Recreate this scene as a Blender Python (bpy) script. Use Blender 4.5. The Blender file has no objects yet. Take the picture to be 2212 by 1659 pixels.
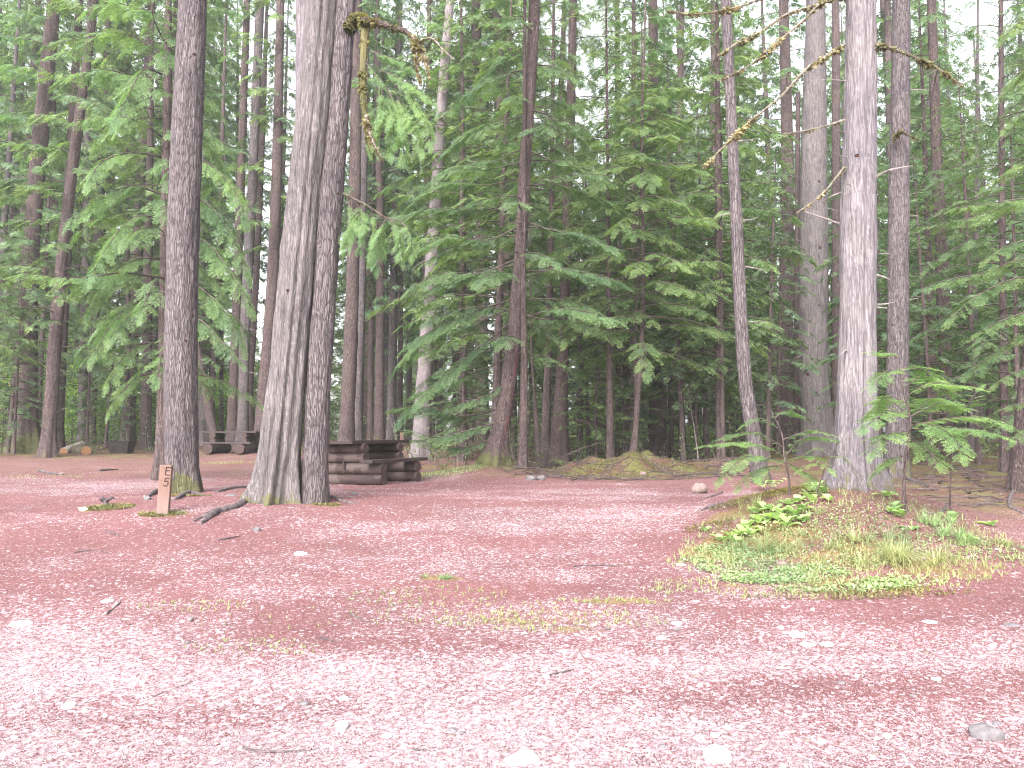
import bpy, math, random
import numpy as np
from mathutils import Vector

# ------------------------------------------------------------------ camera, sky, sun, exposure
C = bpy.context.scene.collection
SC = bpy.context.scene
FPX, HORIZON, EYE = 1671.0, 935.0, 1.0          # focal length and horizon in a 2212 px wide picture; eye height above the camp ground
PITCH = math.atan((HORIZON - 829.5) / FPX)
cam_d = bpy.data.cameras.new('camera'); cam = bpy.data.objects.new('camera', cam_d); C.objects.link(cam)
cam.location = (0, 0, EYE); cam.rotation_euler = (math.pi / 2 + PITCH, 0, 0)
cam_d.sensor_width = 36; cam_d.lens = 36 * FPX / 2212; cam_d.clip_end = 3000; cam_d.clip_start = 0.05
SC.camera = cam
SUN_EL, SUN_AZ = math.radians(38), math.radians(200)
w = bpy.data.worlds.new('World'); SC.world = w; w.use_nodes = True
nt = w.node_tree; bg = nt.nodes['Background']
sky = nt.nodes.new('ShaderNodeTexSky'); sky.sky_type = 'NISHITA'; sky.sun_disc = False
sky.sun_elevation = SUN_EL; sky.sun_rotation = SUN_AZ; sky.dust_density = 4; sky.air_density = 1.2
hs = nt.nodes.new('ShaderNodeHueSaturation'); hs.inputs['Saturation'].default_value = 0.22
tn = nt.nodes.new('ShaderNodeMix'); tn.data_type = 'RGBA'; tn.blend_type = 'MULTIPLY'; tn.inputs[0].default_value = 1; tn.inputs[7].default_value = (1.01, .985, 1.025, 1)
nt.links.new(sky.outputs[0], hs.inputs['Color']); nt.links.new(hs.outputs[0], tn.inputs[6]); nt.links.new(tn.outputs[2], bg.inputs[0])
bg.inputs[1].default_value = 0.15
sd = bpy.data.lights.new('sun', 'SUN'); sd.energy = 1.5; sd.angle = math.radians(40); sd.color = (1, 0.95, 0.93)
so = bpy.data.objects.new('sun', sd); C.objects.link(so)
so.rotation_euler = (math.pi / 2 - SUN_EL, 0, math.radians(-20))
SC.view_settings.view_transform = 'Standard'; SC.view_settings.look = 'None'; SC.view_settings.gamma = 1
SC.view_settings.exposure = 2.45
SC.render.engine = 'CYCLES'
SC.cycles.use_denoising = True; SC.cycles.denoiser = 'OPENIMAGEDENOISE'; SC.cycles.denoising_prefilter = 'ACCURATE'; SC.cycles.filter_width = 1.15
SC.cycles.max_bounces = 6; SC.cycles.diffuse_bounces = 4; SC.cycles.transmission_bounces = 3
SC.cycles.transparent_max_bounces = 4; SC.cycles.volume_bounces = 1; SC.cycles.glossy_bounces = 1

RS = np.random.RandomState(7)
rnd = random.Random(11)

# ------------------------------------------------------------------ noise and terrain
_tab = np.random.RandomState(3).rand(256, 256)
def vnoise(u, v, pu=None):
    u = np.asarray(u, float); v = np.asarray(v, float)
    iu = np.floor(u).astype(int); iv = np.floor(v).astype(int); fu = u - iu; fv = v - iv
    fu = fu * fu * (3 - 2 * fu); fv = fv * fv * (3 - 2 * fv)
    def m(a):
        return (a % pu if pu else a) % 256
    a = _tab[m(iu), iv % 256]; b = _tab[m(iu + 1), iv % 256]
    c = _tab[m(iu), (iv + 1) % 256]; d = _tab[m(iu + 1), (iv + 1) % 256]
    return (a * (1 - fu) + b * fu) * (1 - fv) + (c * (1 - fu) + d * fu) * fv
def sstep(a, b, x):
    t = np.clip((x - a) / (b - a), 0, 1); return t * t * (3 - 2 * t)
def bump2(x, y, cx, cy, rx, ry, rot=0, p=2.0):
    c, s = math.cos(rot), math.sin(rot); dx, dy = x - cx, y - cy
    q = ((dx * c + dy * s) / rx) ** 2 + ((-dx * s + dy * c) / ry) ** 2
    return np.exp(-q ** (p / 2))
def terrain(x, y):
    x = np.asarray(x, float); y = np.asarray(y, float)
    z = -0.5 * (1 - sstep(3.5, 12.5, y))
    z = z + 0.45 * sstep(20, 42, y)
    z = z + 0.22 * sstep(11, 21, y) * sstep(0.16, 0.36, x / np.maximum(y, 3)) * (1 - 0.6 * sstep(24, 40, y))
    z = z + 0.47 * bump2(x, y, 4.05, 9.1, 1.6, 1.95, 0.25, 2.6)           # mound under the big pale cedar
    z = z - 0.16 * bump2(x, y, 7.3, 9.8, 1.3, 1.4)                        # hollow to its right
    z = z + 0.14 * bump2(x, y, 4.6, 14.2, 1.2, 1.0)
    z = z + 0.24 * bump2(x, y, -0.45, 18.0, 1.25, 1.5)                    # needle mound under the crooked hemlock
    z = z + 0.42 * bump2(x, y, 2.75, 18.9, 1.5, 1.0, 0.1, 3.5) * (0.55 + 0.9 * vnoise(x * 2.1, y * 2.1)) + .12 * bump2(x, y, 2.75, 18.9, 1.9, 1.3, 0, 3) * (vnoise(x * 5, y * 5) - .4)
    z = z + 0.22 * bump2(x, y, 5.0, 20.5, 1.6, 1.4, 0, 3)
    z = z + 0.10 * bump2(x, y, -4.2, 10.4, 2.4, 1.5)                      # root rise under post and cedars
    z = z + 0.16 * bump2(x, y, -16.5, 27.0, 3.5, 2.0)
    z = z + 0.05 * (vnoise(x * .35 + 9, y * .35) - .5) + 0.02 * (vnoise(x * 1.3, y * 1.3) - .5) * sstep(4, 8, y)
    rough = sstep(24, 30, y) + sstep(0.3, 0.42, x / np.maximum(y, 3)) * sstep(11, 14, y)
    z = z + 0.14 * np.clip(rough, 0, 1) * (vnoise(x * .9 + 40, y * .9) - .5)
    return z
def tz(x, y): return float(terrain(x, y))
def ray(px, py):
    cx, cy = (px - 1106) / FPX, (829.5 - py) / FPX
    return (cx, math.cos(PITCH) - cy * math.sin(PITCH), math.sin(PITCH) + cy * math.cos(PITCH))
def P(px, py, d):
    """the point seen at (px, py) whose world depth (y) is d"""
    r = ray(px, py); t = d / r[1]
    return np.array((r[0] * t, d, EYE + r[2] * t))
def G(px, py):
    """the point of the ground seen at (px, py)"""
    r = ray(px, py); t, dt = 2.0, 0.02
    while t < 120:
        x, y, z = r[0] * t, r[1] * t, EYE + r[2] * t
        if z < tz(x, y): return np.array((x, y, tz(x, y)))
        t += dt * max(1, t * .3)
    x, y = r[0] * 60, r[1] * 60
    return np.array((x, y, tz(x, y)))

# ------------------------------------------------------------------ mesh builder
class MB:
    def __init__(s): s.v = []; s.f = []; s.m = []; s.t = []; s.n = 0
    def add(s, v, f, mat=0, tint=0.5):
        v = np.asarray(v, float).reshape(-1, 3); f = np.asarray(f, int)
        s.v.append(v); s.f.append(f + s.n); s.m.append(np.full(len(f), mat)); s.n += len(v)
        s.t.append(np.broadcast_to(np.asarray(tint, float), (len(v),)).copy())
    def build(s, name, mats, parent=None, smooth=False):
        me = bpy.data.meshes.new(name)
        if s.n:
            V = np.concatenate(s.v); T = np.concatenate(s.t)
            me.vertices.add(len(V)); me.vertices.foreach_set('co', V.astype(np.float32).ravel())
            loops = np.concatenate([f.ravel() for f in s.f]); tot = np.concatenate([np.full(len(f), f.shape[1]) for f in s.f])
            st = np.concatenate([[0], np.cumsum(tot)[:-1]])
            me.loops.add(len(loops)); me.loops.foreach_set('vertex_index', loops.astype(np.int32))
            me.polygons.add(len(tot)); me.polygons.foreach_set('loop_start', st.astype(np.int32))
            me.polygons.foreach_set('material_index', np.concatenate(s.m).astype(np.int32))
            a = me.attributes.new('tint', 'FLOAT', 'POINT'); a.data.foreach_set('value', T.astype(np.float32))
            me.update(calc_edges=True)
            me.polygons.foreach_set('use_smooth', np.full(len(tot), bool(smooth)))
        for m in (mats if isinstance(mats, (list, tuple)) else [mats]): me.materials.append(m)
        o = bpy.data.objects.new(name, me); C.objects.link(o)
        if parent is not None:
            o.parent = parent
        return o
def tag(o, label=None, cat=None, group=None, kind=None):
    if label: o['label'] = label
    if cat: o['category'] = cat
    if group: o['group'] = group
    if kind: o['kind'] = kind
    return o
def empty(name, loc=(0, 0, 0), rz=0):
    o = bpy.data.objects.new(name, None); C.objects.link(o); o.location = [float(a) for a in loc]; o.rotation_euler = (0, 0, rz)
    o.empty_display_size = .2
    return o
def shift(o, loc):
    """move the mesh of a child so that it is written relative to its thing"""
    me = o.data; n = len(me.vertices); a = np.empty(n * 3, np.float32); me.vertices.foreach_get('co', a)
    a = a.reshape(-1, 3) - np.asarray(loc, np.float32); me.vertices.foreach_set('co', a.ravel()); me.update()
def copy_tree(o, parent=None):
    c = o.copy(); C.objects.link(c); c.parent = parent
    for ch in list(o.children):
        copy_tree(ch, c)
    return c
def frames(path):
    path = np.asarray(path, float); t = np.gradient(path, axis=0); t /= np.linalg.norm(t, axis=1)[:, None] + 1e-9
    ref = np.array((0, 0, 1.)) if abs(t[:, 2]).mean() < .8 else np.array((0, 1., 0))
    a = np.cross(t, ref); a /= np.linalg.norm(a, axis=1)[:, None] + 1e-9
    return t, a, np.cross(t, a)
def tube(mb, path, rad, seg=6, mat=0, tint=.5, lump=0, cap=True):
    path = np.asarray(path, float); n = len(path); rad = np.broadcast_to(np.asarray(rad, float), (n,))
    t, a, b = frames(path); th = np.arange(seg) / seg * 2 * np.pi
    R = rad[:, None] * np.ones(seg)
    if lump: R = R * (1 + lump * (RS.rand(n, seg) - .5) * 2)
    v = path[:, None] + R[..., None] * (np.cos(th)[None, :, None] * a[:, None] + np.sin(th)[None, :, None] * b[:, None])
    i = np.arange(n - 1)[:, None] * seg; j = np.arange(seg)[None]; k = (j + 1) % seg
    f = np.stack([i + j, i + k, i + seg + k, i + seg + j], -1).reshape(-1, 4)
    tt = np.repeat(np.broadcast_to(np.asarray(tint, float), (n,)), seg)
    mb.add(v, f, mat, tt)
    if cap:
        c = np.arange(seg)
        mb.add(v[0], [c[::-1]], mat, tt[:seg]); mb.add(v[-1], [c], mat, tt[:seg])
def resample(pts, n):
    pts = np.asarray(pts, float); d = np.concatenate([[0], np.cumsum(np.linalg.norm(np.diff(pts[:, :3], axis=0), axis=1))])
    s = np.linspace(0, d[-1], n)
    return np.stack([np.interp(s, d, pts[:, k]) for k in range(pts.shape[1])], 1)
def smoothp(pts, n):
    """Catmull-Rom through the points"""
    p = np.asarray(pts, float)
    if len(p) < 3: return resample(p, n)
    q = np.vstack([2 * p[0] - p[1], p, 2 * p[-1] - p[-2]]); out = []
    m = len(p) - 1
    for s in np.linspace(0, m - 1e-6, n):
        i = int(s); t = s - i; a, b, c, d = q[i:i + 4]
        out.append(.5 * (2 * b + (c - a) * t + (2 * a - 5 * b + 4 * c - d) * t * t + (-a + 3 * b - 3 * c + d) * t ** 3))
    return np.array(out)
def box(mb, lo, hi, mat=0, tint=.5, bev=0.0, M=None):
    lo = np.array(lo, float); hi = np.array(hi, float)
    bm_v = []
    b = bev
    if b <= 0:
        v = np.array([(x, y, z) for z in (lo[2], hi[2]) for y in (lo[1], hi[1]) for x in (lo[0], hi[0])])
        f = [(0, 2, 3, 1), (4, 5, 7, 6), (0, 1, 5, 4), (2, 6, 7, 3), (0, 4, 6, 2), (1, 3, 7, 5)]
        if M is not None: v = v @ M[:3, :3].T + M[:3, 3]
        mb.add(v, f, mat, tint); return
    # chamfered box: octagonal-profile rings along z
    def ring(z, ins):
        x0, x1, y0, y1 = lo[0] + ins, hi[0] - ins, lo[1] + ins, hi[1] - ins
        return [(x0 + b, y0, z), (x1 - b, y0, z), (x1, y0 + b, z), (x1, y1 - b, z), (x1 - b, y1, z), (x0 + b, y1, z), (x0, y1 - b, z), (x0, y0 + b, z)]
    v = np.array(ring(lo[2], b * .7) + ring(lo[2] + b, 0) + ring(hi[2] - b, 0) + ring(hi[2], b * .7))
    if M is not None: v = v @ M[:3, :3].T + M[:3, 3]
    q = []
    for r in range(3):
        for j in range(8): q.append((r * 8 + j, r * 8 + (j + 1) % 8, r * 8 + 8 + (j + 1) % 8, r * 8 + 8 + j))
    k = mb.n
    mb.add(v, q, mat, tint)
    mb.add(v[:8], [tuple(range(7, -1, -1))], mat, tint); mb.add(v[24:], [tuple(range(8))], mat, tint)

# ------------------------------------------------------------------ materials
def new_mat(name):
    m = bpy.data.materials.new(name); m.use_nodes = True; n = m.node_tree; n.nodes.clear()
    return m, n
def nd(n, t, **k):
    x = n.nodes.new(t)
    for a, b in k.items():
        if a in x.inputs.keys() if hasattr(x.inputs, 'keys') else False: x.inputs[a].default_value = b
        else: setattr(x, a, b)
    return x
def ramp(n, fac, stops, interp='LINEAR'):
    r = n.nodes.new('ShaderNodeValToRGB'); r.color_ramp.interpolation = interp
    e = r.color_ramp.elements
    while len(e) < len(stops): e.new(.5)
    for i, (p, c) in enumerate(stops):
        e[i].position = p; e[i].color = (c[0], c[1], c[2], 1) if isinstance(c, tuple) else (c, c, c, 1)
    n.links.new(fac, r.inputs[0]); return r.outputs[0]
def mix(n, fac, a, b, mode='MIX'):
    x = n.nodes.new('ShaderNodeMix'); x.data_type = 'RGBA'; x.blend_type = mode
    for s, val in ((x.inputs[0], fac), (x.inputs[6], a), (x.inputs[7], b)):
        if isinstance(val, bpy.types.NodeSocket): n.links.new(val, s)
        elif isinstance(val, (int, float)): s.default_value = val
        else: s.default_value = (*val, 1)
    return x.outputs[2]
def noise(n, vec, scale, detail=4, rough=.55, dist=0):
    x = n.nodes.new('ShaderNodeTexNoise'); x.inputs['Scale'].default_value = scale; x.inputs['Detail'].default_value = detail
    x.inputs['Roughness'].default_value = rough; x.inputs['Distortion'].default_value = dist
    n.links.new(vec, x.inputs['Vector']); return x.outputs['Fac']
def mapping(n, src, sc):
    x = n.nodes.new('ShaderNodeMapping'); x.inputs['Scale'].default_value = sc; n.links.new(src, x.inputs['Vector']); return x.outputs[0]
def attr(n, name):
    x = n.nodes.new('ShaderNodeAttribute'); x.attribute_name = name; return x.outputs['Fac']
def out_bsdf(n, col, rough=.9, spec=.2, bump=None, bstr=.5, bdist=.02):
    b = n.nodes.new('ShaderNodeBsdfPrincipled'); b.inputs['Roughness'].default_value = rough; b.inputs['Specular IOR Level'].default_value = spec
    if isinstance(col, bpy.types.NodeSocket): n.links.new(col, b.inputs['Base Color'])
    else: b.inputs['Base Color'].default_value = (*col, 1)
    if bump is not None:
        u = n.nodes.new('ShaderNodeBump'); u.inputs['Strength'].default_value = bstr; u.inputs['Distance'].default_value = bdist
        n.links.new(bump, u.inputs['Height']); n.links.new(u.outputs[0], b.inputs['Normal'])
    o = n.nodes.new('ShaderNodeOutputMaterial'); n.links.new(b.outputs[0], o.inputs[0]); return b
def leaf_mat(name, dark, mid, tip, transl=.5):
    m, n = new_mat(name)
    g = nd(n, 'ShaderNodeNewGeometry')
    a = attr(n, 'tint')
    c = ramp(n, a, [(0.0, dark), (0.45, mid), (1.0, tip)])
    nn = noise(n, g.outputs['Position'], 1.1, 2)
    c2 = mix(n, 1.0, c, ramp(n, nn, [(.3, (.62, .72, .70)), (.7, (1.3, 1.22, 1.0))]), 'MULTIPLY')
    d = n.nodes.new('ShaderNodeBsdfPrincipled'); d.inputs['Roughness'].default_value = .55; d.inputs['Specular IOR Level'].default_value = .35
    t = n.nodes.new('ShaderNodeBsdfTranslucent')
    n.links.new(c2, d.inputs['Base Color'])
    n.links.new(mix(n, 1.0, c2, (1.2, 1.36, .62), 'MULTIPLY'), t.inputs['Color'])
    s = n.nodes.new('ShaderNodeMixShader'); s.inputs[0].default_value = transl
    n.links.new(d.outputs[0], s.inputs[1]); n.links.new(t.outputs[0], s.inputs[2])
    o = n.nodes.new('ShaderNodeOutputMaterial'); n.links.new(s.outputs[0], o.inputs[0]); return m
def bark_mat(name, lo, mid, hi, vs=1.0, moss=0.0, crack=1.0, lichen=.25):
    m, n = new_mat(name)
    tc = nd(n, 'ShaderNodeTexCoord'); O = tc.outputs['Object']
    warp = noise(n, mapping(n, O, (2, 2, .8)), 1.5, 2)
    wv = n.nodes.new('ShaderNodeVectorMath'); wv.operation = 'MULTIPLY_ADD'
    cmb = n.nodes.new('ShaderNodeCombineXYZ'); n.links.new(warp, cmb.inputs[0]); n.links.new(warp, cmb.inputs[1])
    n.links.new(cmb.outputs[0], wv.inputs[0]); wv.inputs[1].default_value = (.12, .12, 0); n.links.new(O, wv.inputs[2]); W = wv.outputs[0]
    f1 = noise(n, mapping(n, W, (44 * vs, 44 * vs, 2.6 * vs)), 1.0, 5, .65)
    f2 = noise(n, mapping(n, W, (95 * vs, 95 * vs, 22 * vs)), 1.0, 3, .6)
    f3 = noise(n, O, 1.6, 3)
    vo = n.nodes.new('ShaderNodeTexVoronoi'); vo.feature = 'DISTANCE_TO_EDGE'; vo.inputs['Scale'].default_value = 1.0
    n.links.new(mapping(n, W, (38 * vs, 38 * vs, 4.6 * vs)), vo.inputs['Vector'])
    ck = ramp(n, vo.outputs['Distance'], [(0.0, 0.0), (.16, 1.0)])
    c = ramp(n, f1, [(.28, lo), (.5, mid), (.72, hi)])
    c = mix(n, mult(n, f2, .5), c, mix(n, 1.0, c, (1.5, 1.45, 1.45), 'MULTIPLY'))
    c = mix(n, inv(n, ck, .8 * crack), c, mix(n, 1.0, c, (.22, .19, .21), 'MULTIPLY'))
    c = mix(n, 1.0, c, ramp(n, f3, [(.3, (.82, .80, .84)), (.7, (1.18, 1.14, 1.12))]), 'MULTIPLY')
    li = noise(n, O, 17, 3, .6)
    c = mix(n, ramp(n, li, [(.60, 0.0), (.70, lichen)]), c, (.26, .28, .25))
    if moss:
        a = attr(n, 'tint'); mn = noise(n, O, 9, 4, .65)
        am = n.nodes.new('ShaderNodeMath'); am.operation = 'MULTIPLY_ADD'; n.links.new(mn, am.inputs[0]); am.inputs[1].default_value = .9
        n.links.new(a, am.inputs[2])
        mf = ramp(n, am.outputs[0], [(.92, 0.0), (1.22, moss)])
        c = mix(n, mf, c, ramp(n, mn, [(.3, (.035, .042, .014)), (.7, (.095, .095, .040))]))
    hgt = n.nodes.new('ShaderNodeMath'); hgt.operation = 'ADD'; n.links.new(mult(n, f1, .8), hgt.inputs[0]); n.links.new(mult(n, ck, .5 * crack), hgt.inputs[1])
    out_bsdf(n, c, .92, .15, hgt.outputs[0], .9, .02); return m
def mult(n, a, k):
    x = n.nodes.new('ShaderNodeMath'); x.operation = 'MULTIPLY'; n.links.new(a, x.inputs[0]); x.inputs[1].default_value = k; return x.outputs[0]
def inv(n, a, k):
    x = n.nodes.new('ShaderNodeMath'); x.operation = 'MULTIPLY_ADD'; n.links.new(a, x.inputs[0]); x.inputs[1].default_value = -k; x.inputs[2].default_value = k; return x.outputs[0]

M = {}
M['leaf_blue'] = leaf_mat('hemlock_needles_blue_green', (0.042, 0.067, 0.043), (0.093, 0.151, 0.089), (0.170, 0.264, 0.149))
M['leaf_green'] = leaf_mat('hemlock_needles_green', (0.048, 0.075, 0.036), (0.106, 0.161, 0.076), (0.198, 0.288, 0.123))
M['leaf_cedar'] = leaf_mat('cedar_sprays_yellow_green', (0.047, 0.083, 0.039), (0.104, 0.170, 0.087), (0.193, 0.301, 0.150))
M['leaf_backlit_paint'] = leaf_mat('shrub_leaves_painted_backlight', (.10, .17, .04), (.18, .31, .07), (.30, .46, .12), .5)  # lighter yellow green: light coming through the shrubs is painted into the colour
M['leaf_sapling'] = leaf_mat('young_hemlock_needles', (0.069, 0.119, 0.051), (0.144, 0.237, 0.107), (0.250, 0.375, 0.169))
M['leaf_lily'] = leaf_mat('broad_leaves', (0.114, 0.172, 0.074), (0.217, 0.320, 0.138), (0.367, 0.491, 0.229), .35)
M['grass'] = leaf_mat('grass_blades', (0.202, 0.172, 0.101), (0.232, 0.274, 0.131), (0.384, 0.384, 0.243), .3)
M['clover'] = leaf_mat('clover_leaves', (0.122, 0.172, 0.086), (0.213, 0.304, 0.156), (0.333, 0.445, 0.253), .3)
M['moss'] = leaf_mat('moss_tufts', (0.028, 0.028, 0.010), (0.091, 0.083, 0.026), (0.183, 0.162, 0.056), .2)
M['moss_brown'] = leaf_mat('lichen_tufts', (0.044, 0.032, 0.019), (0.132, 0.106, 0.053), (0.264, 0.242, 0.132), .2)
M['bark_pink'] = bark_mat('bark_pinkish_grey', (0.040, 0.034, 0.034), (0.086, 0.076, 0.077), (0.142, 0.130, 0.128), 1.0, .85)
M['bark_cedar'] = bark_mat('bark_stringy_cedar', (0.041, 0.038, 0.036), (0.091, 0.084, 0.082), (0.146, 0.138, 0.135), .9, .85, .55)
M['bark_pale'] = bark_mat('bark_pale_cedar', (0.053, 0.047, 0.049), (0.109, 0.101, 0.104), (0.171, 0.162, 0.169), .9, .8, .45)
M['bark_brown'] = bark_mat('bark_brown', (0.029, 0.022, 0.022), (0.070, 0.054, 0.050), (0.126, 0.099, 0.095), 1.2, .9)
M['bark_dark'] = bark_mat('bark_dark', (.035, .028, .028), (.075, .058, .055), (.14, .11, .105), 1.2, .8, .8, .35)
M['bark_white'] = bark_mat('bark_pale_grey', (0.081, 0.072, 0.072), (0.150, 0.134, 0.134), (0.225, 0.206, 0.209), 1.1, .3, .5)
m, n = new_mat('twig_wood'); M['twig'] = m
g = nd(n, 'ShaderNodeNewGeometry'); out_bsdf(n, ramp(n, noise(n, g.outputs['Position'], 14, 3), [(.3, (.028, .022, .022)), (.7, (.10, .078, .070))]), .9, .1)
m, n = new_mat('dead_twig_wood'); M['dead'] = m
g = nd(n, 'ShaderNodeNewGeometry'); out_bsdf(n, ramp(n, noise(n, g.outputs['Position'], 20, 3), [(.3, (.09, .075, .07)), (.7, (.24, .21, .195))]), .9, .1)
m, n = new_mat('root_wood'); M['root'] = m
tc = nd(n, 'ShaderNodeTexCoord'); f = noise(n, mapping(n, tc.outputs['Object'], (14, 14, 14)), 1, 5, .6)
out_bsdf(n, ramp(n, f, [(.3, (.025, .02, .022)), (.55, (.085, .068, .07)), (.75, (.20, .17, .165))]), .9, .15, f, 1, .02)
m, n = new_mat('knot_hole'); M['knot'] = m
g = nd(n, 'ShaderNodeNewGeometry'); out_bsdf(n, ramp(n, noise(n, g.outputs['Position'], 40, 3), [(.3, (.01, .006, .006)), (.8, (.07, .035, .03))]), .95, .05)
# picnic table log, planks
m, n = new_mat('stained_log'); M['log'] = m
tc = nd(n, 'ShaderNodeTexCoord'); O = tc.outputs['Object']
f = noise(n, mapping(n, O, (40, 4, 40)), 1, 4); f2 = noise(n, O, 2.4, 3, .5)
c = ramp(n, f, [(.3, (.015, .009, .008)), (.7, (.046, .028, .025))])
c = mix(n, ramp(n, f2, [(.50, 0.0), (.53, .8)]), c, (.066, .048, .043))
out_bsdf(n, c, .75, .3, f, .5, .006)
m, n = new_mat('stained_plank'); M['plank'] = m
tc = nd(n, 'ShaderNodeTexCoord'); O = tc.outputs['Object']
f = noise(n, mapping(n, O, (3, 40, 30)), 1, 4); f2 = noise(n, O, 1.7, 3, .6)
c = ramp(n, f, [(.3, (.014, .009, .008)), (.7, (.042, .027, .024))])
c = mix(n, ramp(n, f2, [(.5, 0.0), (.7, .5)]), c, (.055, .045, .044))
out_bsdf(n, c, .7, .3, f, .4, .004)
m, n = new_mat('log_end_grain'); M['endgrain'] = m
tc = nd(n, 'ShaderNodeTexCoord'); f = noise(n, tc.outputs['Object'], 22, 4)
out_bsdf(n, ramp(n, f, [(.3, (.025, .017, .016)), (.7, (.07, .050, .045))]), .9, .1, f, .5, .005)
m, n = new_mat('fresh_cut_wood'); M['cut'] = m
tc = nd(n, 'ShaderNodeTexCoord'); f = noise(n, tc.outputs['Object'], 18, 4)
out_bsdf(n, ramp(n, f, [(.3, (.14, .065, .03)), (.7, (.27, .15, .08))]), .9, .1)
m, n = new_mat('weathered_pale_log'); M['palelog'] = m
tc = nd(n, 'ShaderNodeTexCoord'); f = noise(n, tc.outputs['Object'], 14, 4)
out_bsdf(n, ramp(n, f, [(.3, (.16, .14, .12)), (.7, (.36, .33, .30))]), .9, .1)
m, n = new_mat('post_wood'); M['post'] = m
tc = nd(n, 'ShaderNodeTexCoord'); O = tc.outputs['Object']; f = noise(n, mapping(n, O, (60, 60, 5)), 1, 5, .6)
f2 = noise(n, O, 7, 3)
c = ramp(n, f, [(.3, (.095, .056, .042)), (.7, (.18, .110, .086))])
sx = nd(n, 'ShaderNodeSeparateXYZ'); n.links.new(O, sx.inputs[0])
c = mix(n, ramp(n, sx.outputs[2], [(.08, .7), (.42, 0.0)]), c, (.16, .12, .108))
c = mix(n, ramp(n, f2, [(.5, 0.0), (.75, .35)]), c, (.22, .14, .11))
out_bsdf(n, c, .85, .2, f, .5, .004)
m, n = new_mat('burnt_letter'); M['letter'] = m
out_bsdf(n, (.018, .013, .016), .8, .1)
m, n = new_mat('rusted_steel'); M['steel'] = m
tc = nd(n, 'ShaderNodeTexCoord'); f = noise(n, tc.outputs['Object'], 9, 4)
out_bsdf(n, ramp(n, f, [(.4, (.010, .009, .010)), (.75, (.035, .022, .018))]), .7, .3)
def stone_mat(name, a, b, c3):
    m, n = new_mat(name); tc = nd(n, 'ShaderNodeTexCoord'); O = tc.outputs['Object']
    f = noise(n, O, 16, 6, .65); f2 = noise(n, O, 70, 3, .6)
    c = mix(n, mult(n, f2, .6), ramp(n, f, [(.3, a), (.55, b), (.75, c3)]), mix(n, 1, b, (1.25, 1.25, 1.25), 'MULTIPLY'))
    out_bsdf(n, c, .85, .25, f, .8, .01); return m
M['stone_pale'] = stone_mat('stone_pale', (0.345, 0.305, 0.299), (0.552, 0.512, 0.512), (0.736, 0.701, 0.701))
M['stone_grey'] = stone_mat('stone_grey', (0.051, 0.045, 0.046), (0.102, 0.095, 0.098), (0.173, 0.163, 0.167))
M['stone_tan'] = stone_mat('stone_tan', (0.070, 0.050, 0.046), (0.126, 0.095, 0.084), (0.210, 0.171, 0.154))

# ground
m, n = new_mat('camp_ground'); M['ground'] = m
g = nd(n, 'ShaderNodeNewGeometry'); Pp = g.outputs['Position']
pxy = mapping(n, Pp, (1, 1, .3))
big = noise(n, pxy, .55, 4, .6); med = noise(n, pxy, 3.2, 5, .65); fine = noise(n, pxy, 30, 5, .75); fin2 = noise(n, pxy, 95, 3, .75)
vor = n.nodes.new('ShaderNodeTexVoronoi'); vor.inputs['Scale'].default_value = 46; n.links.new(pxy, vor.inputs['Vector'])
vor2 = n.nodes.new('ShaderNodeTexVoronoi'); vor2.inputs['Scale'].default_value = 120; n.links.new(pxy, vor2.inputs['Vector'])
sep = nd(n, 'ShaderNodeSeparateColor'); n.links.new(vor.outputs['Color'], sep.inputs[0])
sep2 = nd(n, 'ShaderNodeSeparateColor'); n.links.new(vor2.outputs['Color'], sep2.inputs[0])
needle = ramp(n, fin2, [(.25, (0.061, 0.027, 0.027)), (.5, (0.130, 0.059, 0.059)), (.75, (0.219, 0.110, 0.106))])
needle = mix(n, ramp(n, med, [(.35, 0.0), (.65, .8)]), needle, ramp(n, fine, [(.3, (0.086, 0.038, 0.038)), (.7, (0.177, 0.090, 0.086))]))
# pale gravel grains: cells picked at random, more of them where the ground is worn
pale = attr(n, 'tint')
th = n.nodes.new('ShaderNodeMath'); th.operation = 'ADD'; n.links.new(sep.outputs[0], th.inputs[0]); n.links.new(pale, th.inputs[1])
gr = ramp(n, th.outputs[0], [(.90, 0.0), (1.0, 1.0)])
th2 = n.nodes.new('ShaderNodeMath'); th2.operation = 'ADD'; n.links.new(sep2.outputs[1], th2.inputs[0]); n.links.new(pale, th2.inputs[1])
gr2 = ramp(n, th2.outputs[0], [(.85, 0.0), (1.0, .85)])
gcol = mix(n, sep.outputs[1], (0.193, 0.151, 0.162), (0.357, 0.324, 0.336))
gcol2 = mix(n, sep2.outputs[0], (0.184, 0.129, 0.140), (0.331, 0.276, 0.291))
col = mix(n, gr2, needle, gcol2); col = mix(n, gr, col, gcol)
col = mix(n, 1.0, col, ramp(n, big, [(.3, (.86, .84, .84)), (.7, (1.14, 1.1, 1.1))]), 'MULTIPLY')
at = nd(n, 'ShaderNodeAttribute'); at.attribute_name = 'moss'
mm = n.nodes.new('ShaderNodeMath'); mm.operation = 'MULTIPLY_ADD'; n.links.new(med, mm.inputs[0]); mm.inputs[1].default_value = .9; n.links.new(at.outputs['Fac'], mm.inputs[2])
mf = ramp(n, mm.outputs[0], [(.85, 0.0), (1.25, .8)])
col = mix(n, mf, col, ramp(n, fine, [(.3, (.075, .052, .022)), (.7, (.24, .185, .075))]))
ad = nd(n, 'ShaderNodeAttribute'); ad.attribute_name = 'duff'      # dark forest floor
dm = n.nodes.new('ShaderNodeMath'); dm.operation = 'MULTIPLY_ADD'; n.links.new(med, dm.inputs[0]); dm.inputs[1].default_value = .5; n.links.new(ad.outputs['Fac'], dm.inputs[2])
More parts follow.
